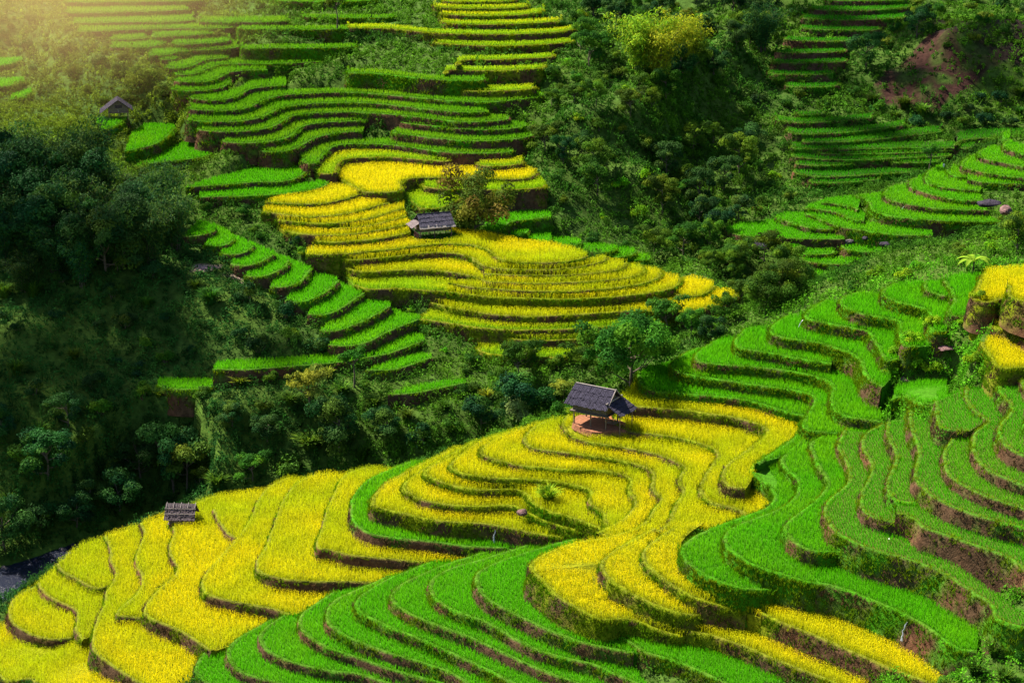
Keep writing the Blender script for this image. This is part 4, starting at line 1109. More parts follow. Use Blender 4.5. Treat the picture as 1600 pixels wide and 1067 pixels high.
for zn, px_, keys, gap, (s0, s1), nmax, lab, grp in ZONES:
    P = np.array(px_, float); got = []
    x0, y0 = P.min(0); x1, y1 = P.max(0)
    for tr in range(nmax * 14):
        u, v = rng.uniform(x0, x1), rng.uniform(y0, y1)
        if not inside(np.array([[u, v]]), P)[0]: continue
        x, y, z = hit(u, v)
        if any((x - a) ** 2 + ((y - b) * .8) ** 2 < gap * gap for a, b in got): continue
        if in_any(np.array([[x, y], [x - .5, y], [x + .5, y], [x, y - .6]])).any(): continue
        if zn in ('thicket', 'streambank') and stream_gap(np.array([[x, y]]))[0][0] < (1.2 if zn == 'thicket' else .5): continue
        got.append((x, y))
        k = keys[rng.integers(len(keys))]; nm, word = KIND[k[0]]
        place(k, x, y, z - .15, rng.uniform(s0, s1), rng.uniform(0, 6.28), lab.format(k=word), word, grp + (', ' + word + 's'), rng.uniform(.85, 1.2))
        if len(got) >= nmax: break
for k, (o, used) in list(PROTO.items()):
    if not used:
        for ch in list(o.children): bpy.data.objects.remove(ch)
        bpy.data.objects.remove(o)

# --- weeds and ferns that cover the slopes: nobody could count them
def UPg(P):
    r = np.full(len(P), 9.); k = np.nonzero((P[:, 0] < -20) & (P[:, 1] < 225))[0]
    r[k] = stream_gap(P[k])[0]; return r
def undergrowth():
    pts = []
    for y in np.arange(105, 372, 4.0):
        D = math.hypot(y, 65); px = 1991 / D; sp = .42 * max(1, (11 / px)) ** .9
        n = int(4.0 / sp * 300 / sp)
        q = np.column_stack([rng.uniform(-140, 160, n), rng.uniform(y, y + 4, n)]); pts.append(q)
    P = np.vstack(pts); z = ground_z(P[:, 0], P[:, 1])
    u, v = project(np.column_stack([P, z]))
    inn = (u > -60) & (u < 1660) & (v > -40) & (v < 1110); out = (u > -420) & (u < 2020) & (v > -80) & (v < 1400) & (rng.random(len(u)) < .5)
    P = P[inn | out]
    P = P[~in_any(P)]
    z = ground_z(P[:, 0], P[:, 1])
    # water and trodden or bare earth stay open
    keep = (UPg(P) > .5)
    bare = np.zeros(len(P), bool)
    for poly in BARE: bare |= inside(P, poly)
    keep &= ~(bare & (rng.random(len(P)) < .7))
    P = P[keep]
    e = .6; gx_ = (ground_z(P[:, 0] + e, P[:, 1]) - ground_z(P[:, 0] - e, P[:, 1])) / (2 * e); gy_ = (ground_z(P[:, 0], P[:, 1] + e) - ground_z(P[:, 0], P[:, 1] - e)) / (2 * e)
    g = np.sqrt(1 + gx_ ** 2 + gy_ ** 2); rep = 1 + np.clip((g - 1) * 2.2 + rng.random(len(g)) - .3, 0, 5).astype(int)
    P = np.repeat(P, rep, 0) + rng.normal(0, .22, (rep.sum(), 2)) * (np.repeat(rep, rep) > 1)[:, None]
    P = P[~in_any(P)]; z = ground_z(P[:, 0], P[:, 1])
    return P, z
BARE = [np.array([at(u, v, zz) for u, v, zz in q]) for q in (
  [(1350,150,42.5),(1400,160,41.8),(1470,168,41.4),(1570,130,43.5),(1560,95,47),(1500,65,49.5),(1455,60,49.5),(1420,95,46.5),(1380,120,44.5)],
  [(300,395,38),(330,395,38),(375,430,35.5),(385,452,34.5),(350,440,34.5),(310,420,36.5)],
  [(1495,372,40),(1530,360,42),(1550,378,42),(1510,395,40),(1488,390,40)],
  [(880,630,33.6),(1000,630,33.6),(995,672,33.6),(895,672,33.6)])]
UP, UZ = undergrowth()
n = len(UP); px = 1991 / np.hypot(UP[:, 1], 65)
big = fbm(UP[:, 0] * .13, UP[:, 1] * .13, 91, 3); sm = fbm(UP[:, 0] * .5, UP[:, 1] * .5, 92, 2)
uu, vv = project(np.column_stack([UP, UZ]))
ca, cb_ = np.array((.028, .095, .007)), np.array((.070, .175, .008))
q = np.clip((big - .35) * 3, 0, 1)[:, None]
colr = ca * (1 - q) + cb_ * q
# yellower weeds at the upper left; ravine side darkened in the colour for its shade
wx = np.clip((UP[:, 1] - 262) / 20, 0, 1) * np.clip((-38 - UP[:, 0]) / 12, 0, 1)
colr = colr * (1 - wx[:, None]) + np.array((.120, .185, .010)) * wx[:, None] * (.7 + .6 * sm[:, None])
wd = np.clip((-8 - UP[:, 0]) / 25, 0, 1) * np.clip((262 - UP[:, 1]) / 20, 0, 1)
colr = colr * (1 - .85 * wd[:, None]) + np.array((.018, .075, .013)) * .85 * wd[:, None]
wb = np.clip((UP[:, 0] - 22) / 10, 0, 1) * np.clip((215 - UP[:, 1]) / 10, 0, 1)
colr = colr * (1 - wb[:, None]) + np.array((.080, .270, .008)) * wb[:, None] * (.7 + .6 * sm[:, None])
hgt = .15 + 1.25 * np.clip(fbm(UP[:, 0] * .55, UP[:, 1] * .55, 95, 2) * 2.2 - .75, 0, 1)
colr = colr * (.55 + .75 * np.clip(fbm(UP[:, 0] * .9, UP[:, 1] * .9, 96, 2) * 2 - .5, 0, 1))[:, None]
parts = []
for k in range(5):
    off = rng.normal(0, .16, (n, 3)); off[:, 2] = np.abs(off[:, 2])
    Pk = np.column_stack([UP, UZ + hgt * rng.uniform(.05, 1, n) ** .7]) + off
    nn = np.column_stack([rng.normal(0, .9, n), rng.normal(0, .9, n) - .35, np.full(n, .8)])
    parts.append(leafs(Pk, nn, np.maximum(.24, 2.7 / px) , colr * rng.uniform(.75, 1.3, (n, 1)), .5))
# low scrub: rounded knee-high clumps in between
sel = np.nonzero(rng.random(n) < np.where(UP[:, 1] < 300, .045, .06))[0]
for i in sel:
    r = rng.uniform(.45, 1.05); m = int(46 * r + 14)
    d = rng.normal(0, 1, (m, 3)); d[:, 2] = np.abs(d[:, 2]); d /= np.linalg.norm(d, axis=1)[:, None]
    Pk = np.array([UP[i, 0], UP[i, 1], UZ[i] - .1]) + d * np.array([r, r, r * rng.uniform(.9, 1.3)]) * rng.uniform(.6, 1.08, (m, 1))
    parts.append(leafs(Pk, d.copy(), max(.2, 2.2 / px[i]), colr[i] * rng.uniform(.7, 1.5), .55))
V = []; F = []; Cc = []; k = 0
for v_, f_, c_ in parts: V.append(v_); F.append(f_ + k); Cc.append(c_); k += len(v_)
o = mesh_np('undergrowth', np.vstack(V), np.vstack(F), M_UNDER, np.vstack(Cc))
tag(o, 'weeds, ferns and low scrub covering the slopes', 'undergrowth', kind='stuff')
gm = rng.random(n) < .45
v_, f_, c_ = blades(np.column_stack([UP, UZ])[gm], hgt[gm] * 1.1 + .25, np.maximum(.06, .7 / px[gm]), 3, colr[gm] * .6, colr[gm] * 1.5, .8)
o = mesh_np('wild_grass', v_, f_, M_GRASS, c_)
tag(o, 'wild grass between the shrubs on the slopes', 'grass', kind='stuff')
# ------------------------------------------------------------------ huts
def hmat(name, base, noise, bump, rough=.9): return mat(name, rough, 0, noise, attr=False, base=base, bump=bump, spec=.08)
M_ROOF = hmat('old_shingle', (.026, .023, .036), (5, .5, 1.9), (14, .8))
M_ROOF2 = hmat('weathered_board_roof', (.042, .038, .054), (4, .5, 1.8), (12, .8))
M_THATCH = hmat('grey_thatch', (.075, .058, .062), (6, .35, 1.9), (20, 1.))
M_THLIGHT = hmat('pale_thatch', (.12, .095, .095), (9, .6, 1.5), (20, .8))
M_WALL = hmat('woven_bamboo_wall', (.105, .085, .066), (8, .5, 1.6), (25, .6))
M_PLANK = hmat('grey_plank', (.12, .095, .08), (7, .55, 1.5), (18, .5))
M_POST = hmat('round_post', (.15, .105, .075), (9, .6, 1.4), (20, .5))
M_PALE = hmat('bleached_wood', (.26, .22, .20), (9, .7, 1.2), (18, .4))
M_BRICK = hmat('red_brick', (.26, .115, .085), (9, .6, 1.4), (16, .5))
M_DIRT = hmat('swept_earth', (.19, .08, .042), (2.5, .6, 1.4), (6, .5))
M_ROCK = hmat('grey_rock', (.075, .065, .068), (1.6, .4, 1.6), (5, 1.))
M_ROCKD = hmat('dark_rock', (.030, .024, .034), (1.6, .5, 1.6), (5, 1.))
M_ROCKR = hmat('reddish_rock', (.115, .065, .062), (1.6, .4, 1.6), (5, 1.))
M_CLOTH = hmat('pale_sack', (.7, .7, .66), (6, .8, 1.1), (8, .3))
class MB:
    def __init__(s): s.V = []; s.F4 = []; s.n = 0
    def box(s, c, d, ax=None):
        ax = ax if ax is not None else np.eye(3); c = np.array(c, float); d = np.array(d, float) / 2
        P = [c + ax[0]*d[0]*i + ax[1]*d[1]*j + ax[2]*d[2]*k for i in (-1, 1) for j in (-1, 1) for k in (-1, 1)]
        s.V += P; b = s.n; s.n += 8
        s.F4 += [[b+a for a in f] for f in ((0,1,3,2),(4,6,7,5),(0,4,5,1),(2,3,7,6),(0,2,6,4),(1,5,7,3))]
        return s
    def quad(s, a, b, c, d, th):
        """a slab with corners a b c d and a thickness along its normal"""
        P = [np.array(q, float) for q in (a, b, c, d)]; n = np.cross(P[1] - P[0], P[3] - P[0]); n /= np.linalg.norm(n)
        k = s.n; s.V += P + [q - n * th for q in P]; s.n += 8
        s.F4 += [[k+i for i in f] for f in ((0,1,2,3),(7,6,5,4),(0,4,5,1),(1,5,6,2),(2,6,7,3),(3,7,4,0))]
        return s
    def bar(s, a, b, r, r2=None, sides=7):
        v, f = tube([np.array(a, float), (np.array(a, float) + np.array(b, float)) / 2, np.array(b, float)], [r, (r + (r2 or r)) / 2, r2 or r], sides)
        s.V += list(v); s.F4 += (f + s.n).tolist(); s.n += len(v); return s
    def build(s, name, m, parent=None):
        return mesh_np(name, np.array(s.V), np.array(s.F4), m, None, parent)
def shingled(mb, e0, e1, r1, r0, rows, cols, th=.05, jit=.03):
    """roof slope laid in uneven rows from eave (e0,e1) up to ridge (r0,r1)"""
    e0, e1, r0, r1 = [np.array(a, float) for a in (e0, e1, r0, r1)]
    n = np.cross(e1 - e0, r0 - e0); n /= np.linalg.norm(n)
    for i in range(rows):
        for j in range(cols):
            t0, t1 = i / rows - .02, (i + 1) / rows + .07
            s0, s1 = j / cols, (j + 1) / cols
            q = rng.uniform(-jit, jit)
            def pt(s_, t_, l): return (e0 * (1 - s_) + e1 * s_) * (1 - t_) + (r0 * (1 - s_) + r1 * s_) * t_ + n * l
            t0 += rng.uniform(-.05, .02) if i == 0 else q
            mb.quad(pt(s0 + .002, t0, .07 + abs(q)), pt(s1 - .002, t0, .07 + abs(q)), pt(s1 - .002, min(1, t1), .015 + abs(q)), pt(s0 + .002, min(1, t1), .015 + abs(q)), th)
    return mb
def ground_at(u, v, names):
    z = max(TER[n]['zmax'] for n in names) if names else None
    return (*at(u, v, z), z)

# the stilt hut above the golden bowl
def stilt_hut():
    x, y = at(931, 661, 33.15); z = 33.15
    dirv = np.array([4.1, -2.6]); rz = math.atan2(dirv[1], dirv[0])
    root = empty('stilt_hut', (x, y, z), rz)
    tag(root, 'wooden hut on tall stilts with dark roof, above the golden bowl', 'hut')
    L, W, fl, ev = 3.9, 2.6, 1.45, 2.5
    for i, px_ in enumerate((-L/2 + .1, 0.1, L/2 - .1)):
        for py in (-W/2 + .08, W/2 - .08):
            m = MB().bar((px_, py, -.7), (px_ + rng.normal(0, .02), py, ev), .085, .07); m.build('post', M_POST, root)
    f = MB()
    for k in range(13): f.box((-L/2 - .25 + (L + .5) * (k + .5) / 13, 0, fl), ((L + .5) / 13 - .015, W + .5, .06))
    f.box((0, -W/2 - .02, fl - .1), (L + .7, .1, .12)); f.box((0, W/2 + .02, fl - .1), (L + .7, .1, .12))
    f.build('floor', M_PLANK, root)
    wl = MB()
    for sgn in (-1, 1):
        for k in range(22):
            h = 1.02 + rng.uniform(-.02, .02)
            wl.box((-L/2 + L * (k + .5) / 22, sgn * (W/2), fl + .04 + h/2), (L / 22 - .012, .05 + rng.uniform(0, .02), h))
    for sgn in (-1, 1):
        for k in range(14):
            yy = -W/2 + W * (k + .5) / 14; h = 1.02 + max(0, (1 - abs(yy) / (W/2)) * 1.05)
            wl.box((sgn * L/2, yy, fl + .04 + h/2), (.05, W / 14 - .012, h))
    wl.build('wall', M_WALL, root)
    ov, oe = .38, .55; rh = 3.85
    e = W/2 + oe; ez = ev - .28
    rf = MB()
    shingled(rf, (-L/2 - ov - .3, -e, ez), (L/2 + ov - .1, -e, ez), (L/2 + ov - .1, 0, rh), (-L/2 - ov - .1, 0, rh), 3, 26, .05, .045)
    shingled(rf, (L/2 + ov - .1, e, ez), (-L/2 - ov - .3, e, ez), (-L/2 - ov - .1, 0, rh), (L/2 + ov - .1, 0, rh), 3, 26, .05, .045)
    r = rf.build('roof', M_ROOF, root)
    MB().bar((-L/2 - ov, 0, rh + .06), (L/2 + ov - .1, 0, rh + .06), .07).build('ridge_pole', M_PALE, r)
    for sgn in (-1, 1): MB().quad((L/2 + ov - .12, sgn * e, ez + .02), (L/2 + ov - .04, sgn * e, ez + .02), (L/2 + ov - .04, 0, rh + .1), (L/2 + ov - .12, 0, rh + .1), .1).build('barge_board', M_PALE, r)
    # lean-to roof over the gable end
    lt = MB(); shingled(lt, (L/2 + 1.75, -W/2 - .25, 1.75), (L/2 + 1.75, W/2 + .55, 1.75), (L/2 + .1, W/2 + .3, 2.82), (L/2 + .1, -W/2 - .3, 2.72), 4, 8)
    lo = lt.build('lean_to_roof', M_ROOF, root)
    MB().bar((L/2 + .12, -W/2 - .35, 2.8), (L/2 + .12, W/2 + .35, 2.9), .08).build('flashing', M_PALE, lo)
    MB().bar((L/2 + 1.5, -W/2 + .1, -.6), (L/2 + 1.5, -W/2 + .1, 1.85), .06).build('post', M_POST, root)
    MB().bar((L/2 + 1.5, W/2, -.6), (L/2 + 1.5, W/2, 1.85), .06).build('post', M_POST, root)
    ld = MB()
    ld.bar((-.55, -W/2 - .75, 0), (-.5, -W/2 - .1, fl + .1), .035).bar((-.15, -W/2 - .75, 0), (-.1, -W/2 - .1, fl + .1), .035)
    for k in range(5): ld.bar((-.55, -W/2 - .68 + .12 * k, .22 + k * .26), (-.12, -W/2 - .68 + .12 * k, .22 + k * .26), .022)
    # earth floor under the hut, and what is kept there
    d = []; n = 22
    a = np.linspace(0, 2 * math.pi, n, endpoint=False)
    rr = 1 + .12 * np.sin(3 * a) + .08 * np.cos(5 * a)
    loc = np.column_stack([.5 + 3.1 * rr * np.cos(a), -.1 + 2.15 * rr * np.sin(a)])
    V = np.vstack([np.column_stack([loc, np.full(n, .04)]), np.column_stack([loc * 1.06, np.full(n, -.5)])])
    i = np.arange(n); j = (i + 1) % n
    me = mesh_np('earth_floor', np.vstack([V, [[.4, 0, .07]]]), [np.column_stack([i, j, np.full(n, 2 * n)]), np.column_stack([i, i + n, j + n, j])], M_DIRT, None, root)
    c = MB()
    for k in range(9): c.bar((.9 + .13 * (k % 5), .3, .15 + .13 * (k // 5)), (2.0 + .1 * (k % 3), .35 + .04 * k, .15 + .13 * (k // 5)), .06, .05, 6)
    o = c.build('firewood_pile', M_POST); o.location = (x, y, z); o.rotation_euler = (0, 0, rz)
    tag(o, 'small pile of firewood lying under the stilt hut', 'firewood')
    return x, y, z
HX, HY, HZ = stilt_hut()

def yard(root, a_, b_):
    n = 26; a = np.linspace(0, 2 * math.pi, n, endpoint=False); rr = 1 + .1 * np.sin(3 * a + a_) + .06 * np.cos(7 * a)
    V = np.vstack([np.column_stack([a_ * rr * np.cos(a), b_ * rr * np.sin(a), np.full(n, .06)]), np.column_stack([a_ * 1.05 * rr * np.cos(a), b_ * 1.05 * rr * np.sin(a), np.full(n, -.5)]), [[0, 0, .08]]])
    i = np.arange(n); j = (i + 1) % n
    o = mesh_np('yard', V, [np.column_stack([i, j, np.full(n, 2 * n)]), np.column_stack([i, i + n, j + n, j])], M_YARD, None, root)
    q = np.sqrt(rng.random(500)); th = rng.uniform(0, 6.28, 500)
    P = np.column_stack([a_ * q * np.cos(th), b_ * q * np.sin(th), np.full(500, .05)])
    v, f, c = blades(P, .28, .06, 4, (.02, .09, .006), (.05, .22, .008), .6)
    mesh_np('yard_grass', v, f, M_GRASS, c, root)['kind'] = 'stuff'
M_YARD = hmat('trodden_grass', (.035, .055, .012), (2.5, .5, 1.5), (6, .5))
# the straw granary by the stream
def granary():
    x, y = at(285, 824.5, 20.65); z = 20.65
    root = empty('straw_granary', (x, y, z), math.radians(-3))
    tag(root, 'tiny raised granary with shaggy grey straw roof, in the golden paddies', 'granary')
    L, W = 2.4, 1.5
    for sx in (-1, 1):
        for sy in (-1, 1): MB().bar((sx * L/2 * .96, sy * W/2, -.9), (sx * L/2 * .96, sy * W/2, 1.3), .07, .06).build('post', M_POST, root)
    w_ = MB()
    for sgn in (-1, 1):
        for k in range(4): w_.box((0, sgn * W/2, .85 + .2 * k), (L * .98, .05, .18))
        for k in range(4): w_.box((sgn * L/2 * .98, 0, .85 + .2 * k), (.05, W, .18))
    w_.box((0, 0, .72), (L + .3, W + .25, .06)); w_.build('wall', M_WALL, root)
    rf = MB(); ez, rh = 1.36, 2.62
    shingled(rf, (-L/2 - .42, -W/2 - .5, ez), (L/2 + .4, -W/2 - .5, ez), (L/2 + .36, 0, rh), (-L/2 - .4, 0, rh), 5, 26, .06, .06)
    shingled(rf, (L/2 + .4, W/2 + .5, ez), (-L/2 - .42, W/2 + .5, ez), (-L/2 - .4, 0, rh), (L/2 + .36, 0, rh), 5, 26, .06, .06)
    r = rf.build('roof', M_THATCH, root)
    cap = MB()
    for k in range(24):
        xx = -L/2 - .38 + (L + .74) * (k + .5) / 24; q = rng.uniform(-.05, .05)
        cap.quad((xx - .06, -.32 + q, rh - .22), (xx + .06, -.32 + q, rh - .22), (xx + .06, 0, rh + .13), (xx - .06, 0, rh + .13), .05)
        cap.quad((xx + .06, .32 + q, rh - .22), (xx - .06, .32 + q, rh - .22), (xx - .06, 0, rh + .13), (xx + .06, 0, rh + .13), .05)
    cap.build('ridge_cap', M_THLIGHT, r)
    for t in (.3, .64):
        yy = -(W/2 + .5) * (1 - t); zz = ez + (rh - ez) * t + .17
        MB().bar((-L/2 - .45, yy - .03, zz), (L/2 + .42, yy - .03, zz + rng.uniform(-.04, .04)), .028).build('batten', M_PALE, r)
    for k in range(5):
        xx = -L/2 - .3 + (L + .6) * k / 4
        MB().bar((xx, -.42, rh - .22), (xx + .04, .1, rh + .2), .035).build('ridge_peg', M_PALE, r)
    yard(root, 1.65, 1.5)
granary()

# the grey plank hut beside the spreading tree
def plank_hut():
    x, y = at(677, 369, 36.65); z = 36.65
    rz = math.atan2(1.7, 4.6); root = empty('plank_hut', (x, y, z), rz)
    tag(root, 'long grey plank hut on posts, beside the spreading tree above the round knoll', 'hut')
    L, W, fl, ev = 4.2, 2.4, 1.0, 2.05
    for px_ in (-L/2, -.2, L/2):
        for py in (-W/2, W/2): MB().bar((px_, py, -.8), (px_, py, ev), .085, .075).build('post', M_POST, root)
    f = MB().box((0, 0, fl), (L + .2, W + .2, .08)); f.build('floor', M_PLANK, root)
    wl = MB()
    for a, b in ((-L/2 + .1, -.3), (.15, L/2 - .3)):
        k = int((b - a) / .16)
        for i in range(k): wl.box((a + (b - a) * (i + .5) / k, -W/2, fl + .45), ((b - a) / k - .012, .05, .82 + rng.uniform(-.04, .02)))
    for i in range(14): wl.box((-L/2, -W/2 + W * (i + .5) / 14, fl + .5), (.05, W / 14 - .01, .95)); wl.box((L/2, -W/2 + W * (i + .5) / 14, fl + .5), (.05, W / 14 - .01, .95))
    wl.box((0, W/2, fl + .5), (L, .05, .95)); wl.build('wall', M_PLANK, root)
    b = MB()
    for k in range(6): b.box((-L/2 - .25, -.2, .1 + .17 * k - .3), (.28, 1.3, .155))
    b.build('brick_base', M_BRICK, root)
    ez, rh = 1.78, 3.05
    rf = MB()
    shingled(rf, (-L/2 - .3, -W/2 - .5, ez), (L/2 + .35, -W/2 - .5, ez), (L/2 + .3, 0, rh), (-L/2 - .1, 0, rh), 3, 15, .05, .04)
    shingled(rf, (L/2 + .35, W/2 + .5, ez), (-L/2 - .3, W/2 + .5, ez), (-L/2 - .1, 0, rh), (L/2 + .3, 0, rh), 3, 15, .05, .04)
    r = rf.build('roof', M_ROOF2, root)
    fr = MB(); shingled(fr, (-L/2 - .35, -W/2 - .78, ez - .28), (L/2 + .38, -W/2 - .78, ez - .28), (L/2 + .36, -W/2 - .38, ez + .12), (-L/2 - .3, -W/2 - .38, ez + .12), 1, 22, .04, .05)
    fr.build('eave_boards', M_PALE, r)
    MB().bar((-L/2 - .1, 0, rh + .07), (L/2 + .3, 0, rh + .07), .06).build('ridge_pole', M_ROOF, r)
    lt = MB(); shingled(lt, (-L/2 - 1.15, W/2 + .2, 1.55), (-L/2 - 1.15, -W/2 - .1, 1.55), (-L/2 - .05, -W/2, 2.2), (-L/2 - .05, W/2, 2.2), 2, 8)
    lt.build('lean_to_roof', M_THLIGHT, root)
    pb = MB().bar((-L/2 - 1.2, -W/2 + .2, 1.5), (-L/2 - .2, -W/2 - .2, .7), .04); pb.build('brace', M_PALE, root)
    yard(root, 4.0, 3.0)
plank_hut()

# the hut on the hillside at the upper left
def hill_hut():
    x, y = at(185, 179, 46.2); z = 46.2
    root = empty('gabled_hut', (x, y, z), math.radians(12))
    tag(root, 'low gabled brown hut above small green paddies on the upper left slope', 'hut')
    W, L, ev, rh = 3.4, 3.6, 1.5, 3.0          # gable end faces the valley
    for sx in (-1, 1):
        for sy in (-1, 1): MB().bar((sx * W/2, sy * L/2, -.9), (sx * W/2, sy * L/2, ev + .1), .09, .08).build('post', M_POST, root)
    wl = MB()
    for k in range(18):
        xx = -W/2 + W * (k + .5) / 18; h = .75 + (rh - ev - .25) * (1 - abs(xx) / (W/2))
        for sy in (-1, 1): wl.box((xx, sy * L/2, .75 + h/2), (W / 18 - .01, .05, h))
    for sgn in (-1, 1): wl.box((sgn * W/2, 0, 1.1), (.05, L, .75))
    root.scale = (.8, .8, .8)
    wl.build('wall', M_PLANK, root)
    MB().box((.05, -L/2 - .03, 1.75), (1.3, .05, .55)).build('opening_shade_panel', M_ROOF, root)  # solid dark panel standing in for the shade inside a gable opening
    MB().box((0, -L/2 - .35, .72), (W + .3, .8, .07)).build('porch', M_PLANK, root)
    rf = MB()
    shingled(rf, (W/2 + .75, -L/2 - .6, ev - .35), (W/2 + .75, L/2 + .5, ev - .35), (0, L/2 + .5, rh), (0, -L/2 - .6, rh), 5, 10)
    shingled(rf, (-W/2 - 1.5, L/2 + .5, ev - .8), (-W/2 - 1.5, -L/2 - .6, ev - .8), (0, -L/2 - .6, rh), (0, L/2 + .5, rh), 6, 10)
    rf.build('roof', M_ROOF, root)
    MB().bar((.1, -L/2 - .3, .1), (-.05, -L/2 - .35, 1.3), .06).build('prop', M_PALE, root)
hill_hut()

# ------------------------------------------------------------------ rocks
def rock(u, v, s, lab, m=M_ROCK, z=None, sq=(1.2, .9, .6)):
    if z is None: x, y, z = hit(u, v)
    else: x, y = at(u, v, z)
    n1, n2 = 18, 11; V = []
    sd_ = rng.uniform(0, 50); planes = [np.r_[(lambda q_: q_ / np.linalg.norm(q_))(rng.normal(0, 1, 3)), rng.uniform(.55, .85)] for _ in range(7)]
    for i in range(n2):
        for j in range(n1):
            a = 2 * math.pi * j / n1; b = math.pi * (i + .5) / n2
            d = np.array([math.cos(a) * math.sin(b), math.sin(a) * math.sin(b), math.cos(b)])
            r = .7 + .5 * float(fbm(np.array([d[0] * 1.4 + sd_ + d[2]]), np.array([d[1] * 1.4 + d[2] * .7]), 5)[0])
            r += .22 * (float(fbm(np.array([d[0] * 4 + sd_]), np.array([d[1] * 4 + d[2] * 3]), 8)[0]) - .5)
            for pn in planes: r = min(r, pn[3] / max(float(d @ pn[:3]), .05))
            r = min(r, .98 / max(abs(d @ np.array([.8, .3, .5])), abs(d @ np.array([-.4, .8, .4])), .6))
            V.append(d * r * np.array(sq) * s)
    V += [np.array([0, 0, .8 * s * sq[2]]), np.array([0, 0, -.8 * s * sq[2]])]
    F3 = [[n1 * n2, (j + 1) % n1, j][::-1] for j in range(n1)] + [[n1 * n2 + 1, (n2-1) * n1 + j, (n2-1) * n1 + (j + 1) % n1][::-1] for j in range(n1)]
    F4 = [[i*n1 + j, (i+1)*n1 + j, (i+1)*n1 + (j+1) % n1, i*n1 + (j+1) % n1] for i in range(n2 - 1) for j in range(n1)]
    o = mesh_np('rock', np.array(V), [np.array(F3), np.array(F4)], m)
    o.location = (x, y, z - .12 * s); o.rotation_euler = (0, 0, rng.uniform(0, 6))
    return tag(o, lab, 'rock')
rock(1184, 381, 1.9, 'dark flat boulder below the wide round paddy on the green spur', M_ROCKD, 33, (1.5, .8, .42)).rotation_euler = (0, .12, .2)
rock(1547, 316, 1.3, 'long dark rock beside the broken red rocks at the right edge', M_ROCKD, 39.6, (1.5, .8, .5)).rotation_euler = (0, 0, .1)
rock(1572, 327, 1.1, 'broken reddish rock at the right edge beside the long dark rock', M_ROCKR, 39.4, (1.3, .9, .7))
rock(1480, 541, 1.15, 'pale pinkish rock lying on the bright weedy patch beside the shoulder', M_ROCKR, None, (1.5, .9, .32))
rock(1412, 595, .7, 'small pink rock half hidden in bright bushes below the shoulder', M_ROCKR, None, (1.3, .9, .6))
rock(1325, 377, .75, 'grey rock beside a pond-like paddy on the green spur', M_ROCK, 33.3)
rock(1352, 372, .6, 'low dark rock in the bushy bank of the green spur', M_ROCKD, 34.2)
rock(1383, 381, .75, 'dark boulder in the bushy bank of the green spur', M_ROCKD, 34)
rock(1397, 838, .35, 'pale stone at the foot of a brown bank on the seedling slope', M_ROCKR, 36.6)
rock(1388, 842, .2, 'tiny white stone at the foot of a brown bank', M_CLOTH, 36.6)
rock(1475, 258, .32, 'white sack standing at the tip of the upper green spur', M_CLOTH, 38.8, (.6, .5, 1.0))['category'] = 'sack'
rock(815, 799, .6, 'reddish stone in the bowl beside the grass tussock', M_ROCKR, 29.4, (1.2, .8, .7))

# ------------------------------------------------------------------ stream
P = resample(CLW, .7)
d = np.gradient(P[:, :2], axis=0); nr = np.stack([-d[:, 1], d[:, 0]], -1); nr /= np.linalg.norm(nr, axis=1)[:, None]
nw = 13; V = []
for k in range(nw):
    o = (k / (nw - 1) - .5) * (P[:, 3] + 1.2)
    zz = P[:, 2] + .22 * (fbm(P[:, 0] * 1.3 + o, P[:, 1] * 1.3 + o * .5, 15) - .5)
    V.append(np.column_stack([P[:, 0] + nr[:, 0] * o, P[:, 1] + nr[:, 1] * o, zz]))
m = len(P); F = []
for k in range(nw - 1):
    i = np.arange(m - 1) + k * m; F.append(np.column_stack([i, i + 1, i + 1 + m, i + m]))
M_WATER = bpy.data.materials.new('stream_water'); M_WATER.use_nodes = True
nt = M_WATER.node_tree; p = nt.nodes['Principled BSDF']; p.inputs['Roughness'].default_value = .25
tx = nt.nodes.new('ShaderNodeTexNoise'); tx.inputs['Scale'].default_value = 2.2; tx.inputs['Detail'].default_value = 7; tx.inputs['Roughness'].default_value = .7
tc = nt.nodes.new('ShaderNodeTexCoord'); nt.links.new(tc.outputs['Object'], tx.inputs[0])
rp = nt.nodes.new('ShaderNodeValToRGB'); p.inputs['Specular IOR Level'].default_value = .15
rp.color_ramp.elements[0].position = .6; rp.color_ramp.elements[0].color = (.006, .008, .018, 1)
rp.color_ramp.elements[1].position = .78; rp.color_ramp.elements[1].color = (.10, .10, .14, 1)
nt.links.new(tx.outputs[0], rp.inputs[0]); nt.links.new(rp.outputs[0], p.inputs['Base Color'])
bp = nt.nodes.new('ShaderNodeBump'); bp.inputs['Strength'].default_value = .4; bp.inputs['Distance'].default_value = .3
nt.links.new(tx.outputs[0], bp.inputs['Height']); nt.links.new(bp.outputs[0], p.inputs['Normal'])
o = mesh_np('stream', np.vstack(V), F, M_WATER, None, None, True)
tag(o, 'narrow rushing mountain stream at the lower left', 'stream', kind='structure')
for k in range(26):
    i = rng.integers(8, m - 2); o_ = rng.choice([-1, 1]) * P[i, 3] * rng.uniform(.15, .55)
    q = P[i]; s_ = rng.uniform(.18, .5)
    r = rock(0, 0, s_, 'wet grey stone in the bed of the rushing stream', M_ROCK if k % 3 else M_ROCKD, 10)
    r.location = (q[0] + nr[i][0] * o_, q[1] + nr[i][1] * o_, q[2]); r['group'] = 'stones in the stream'

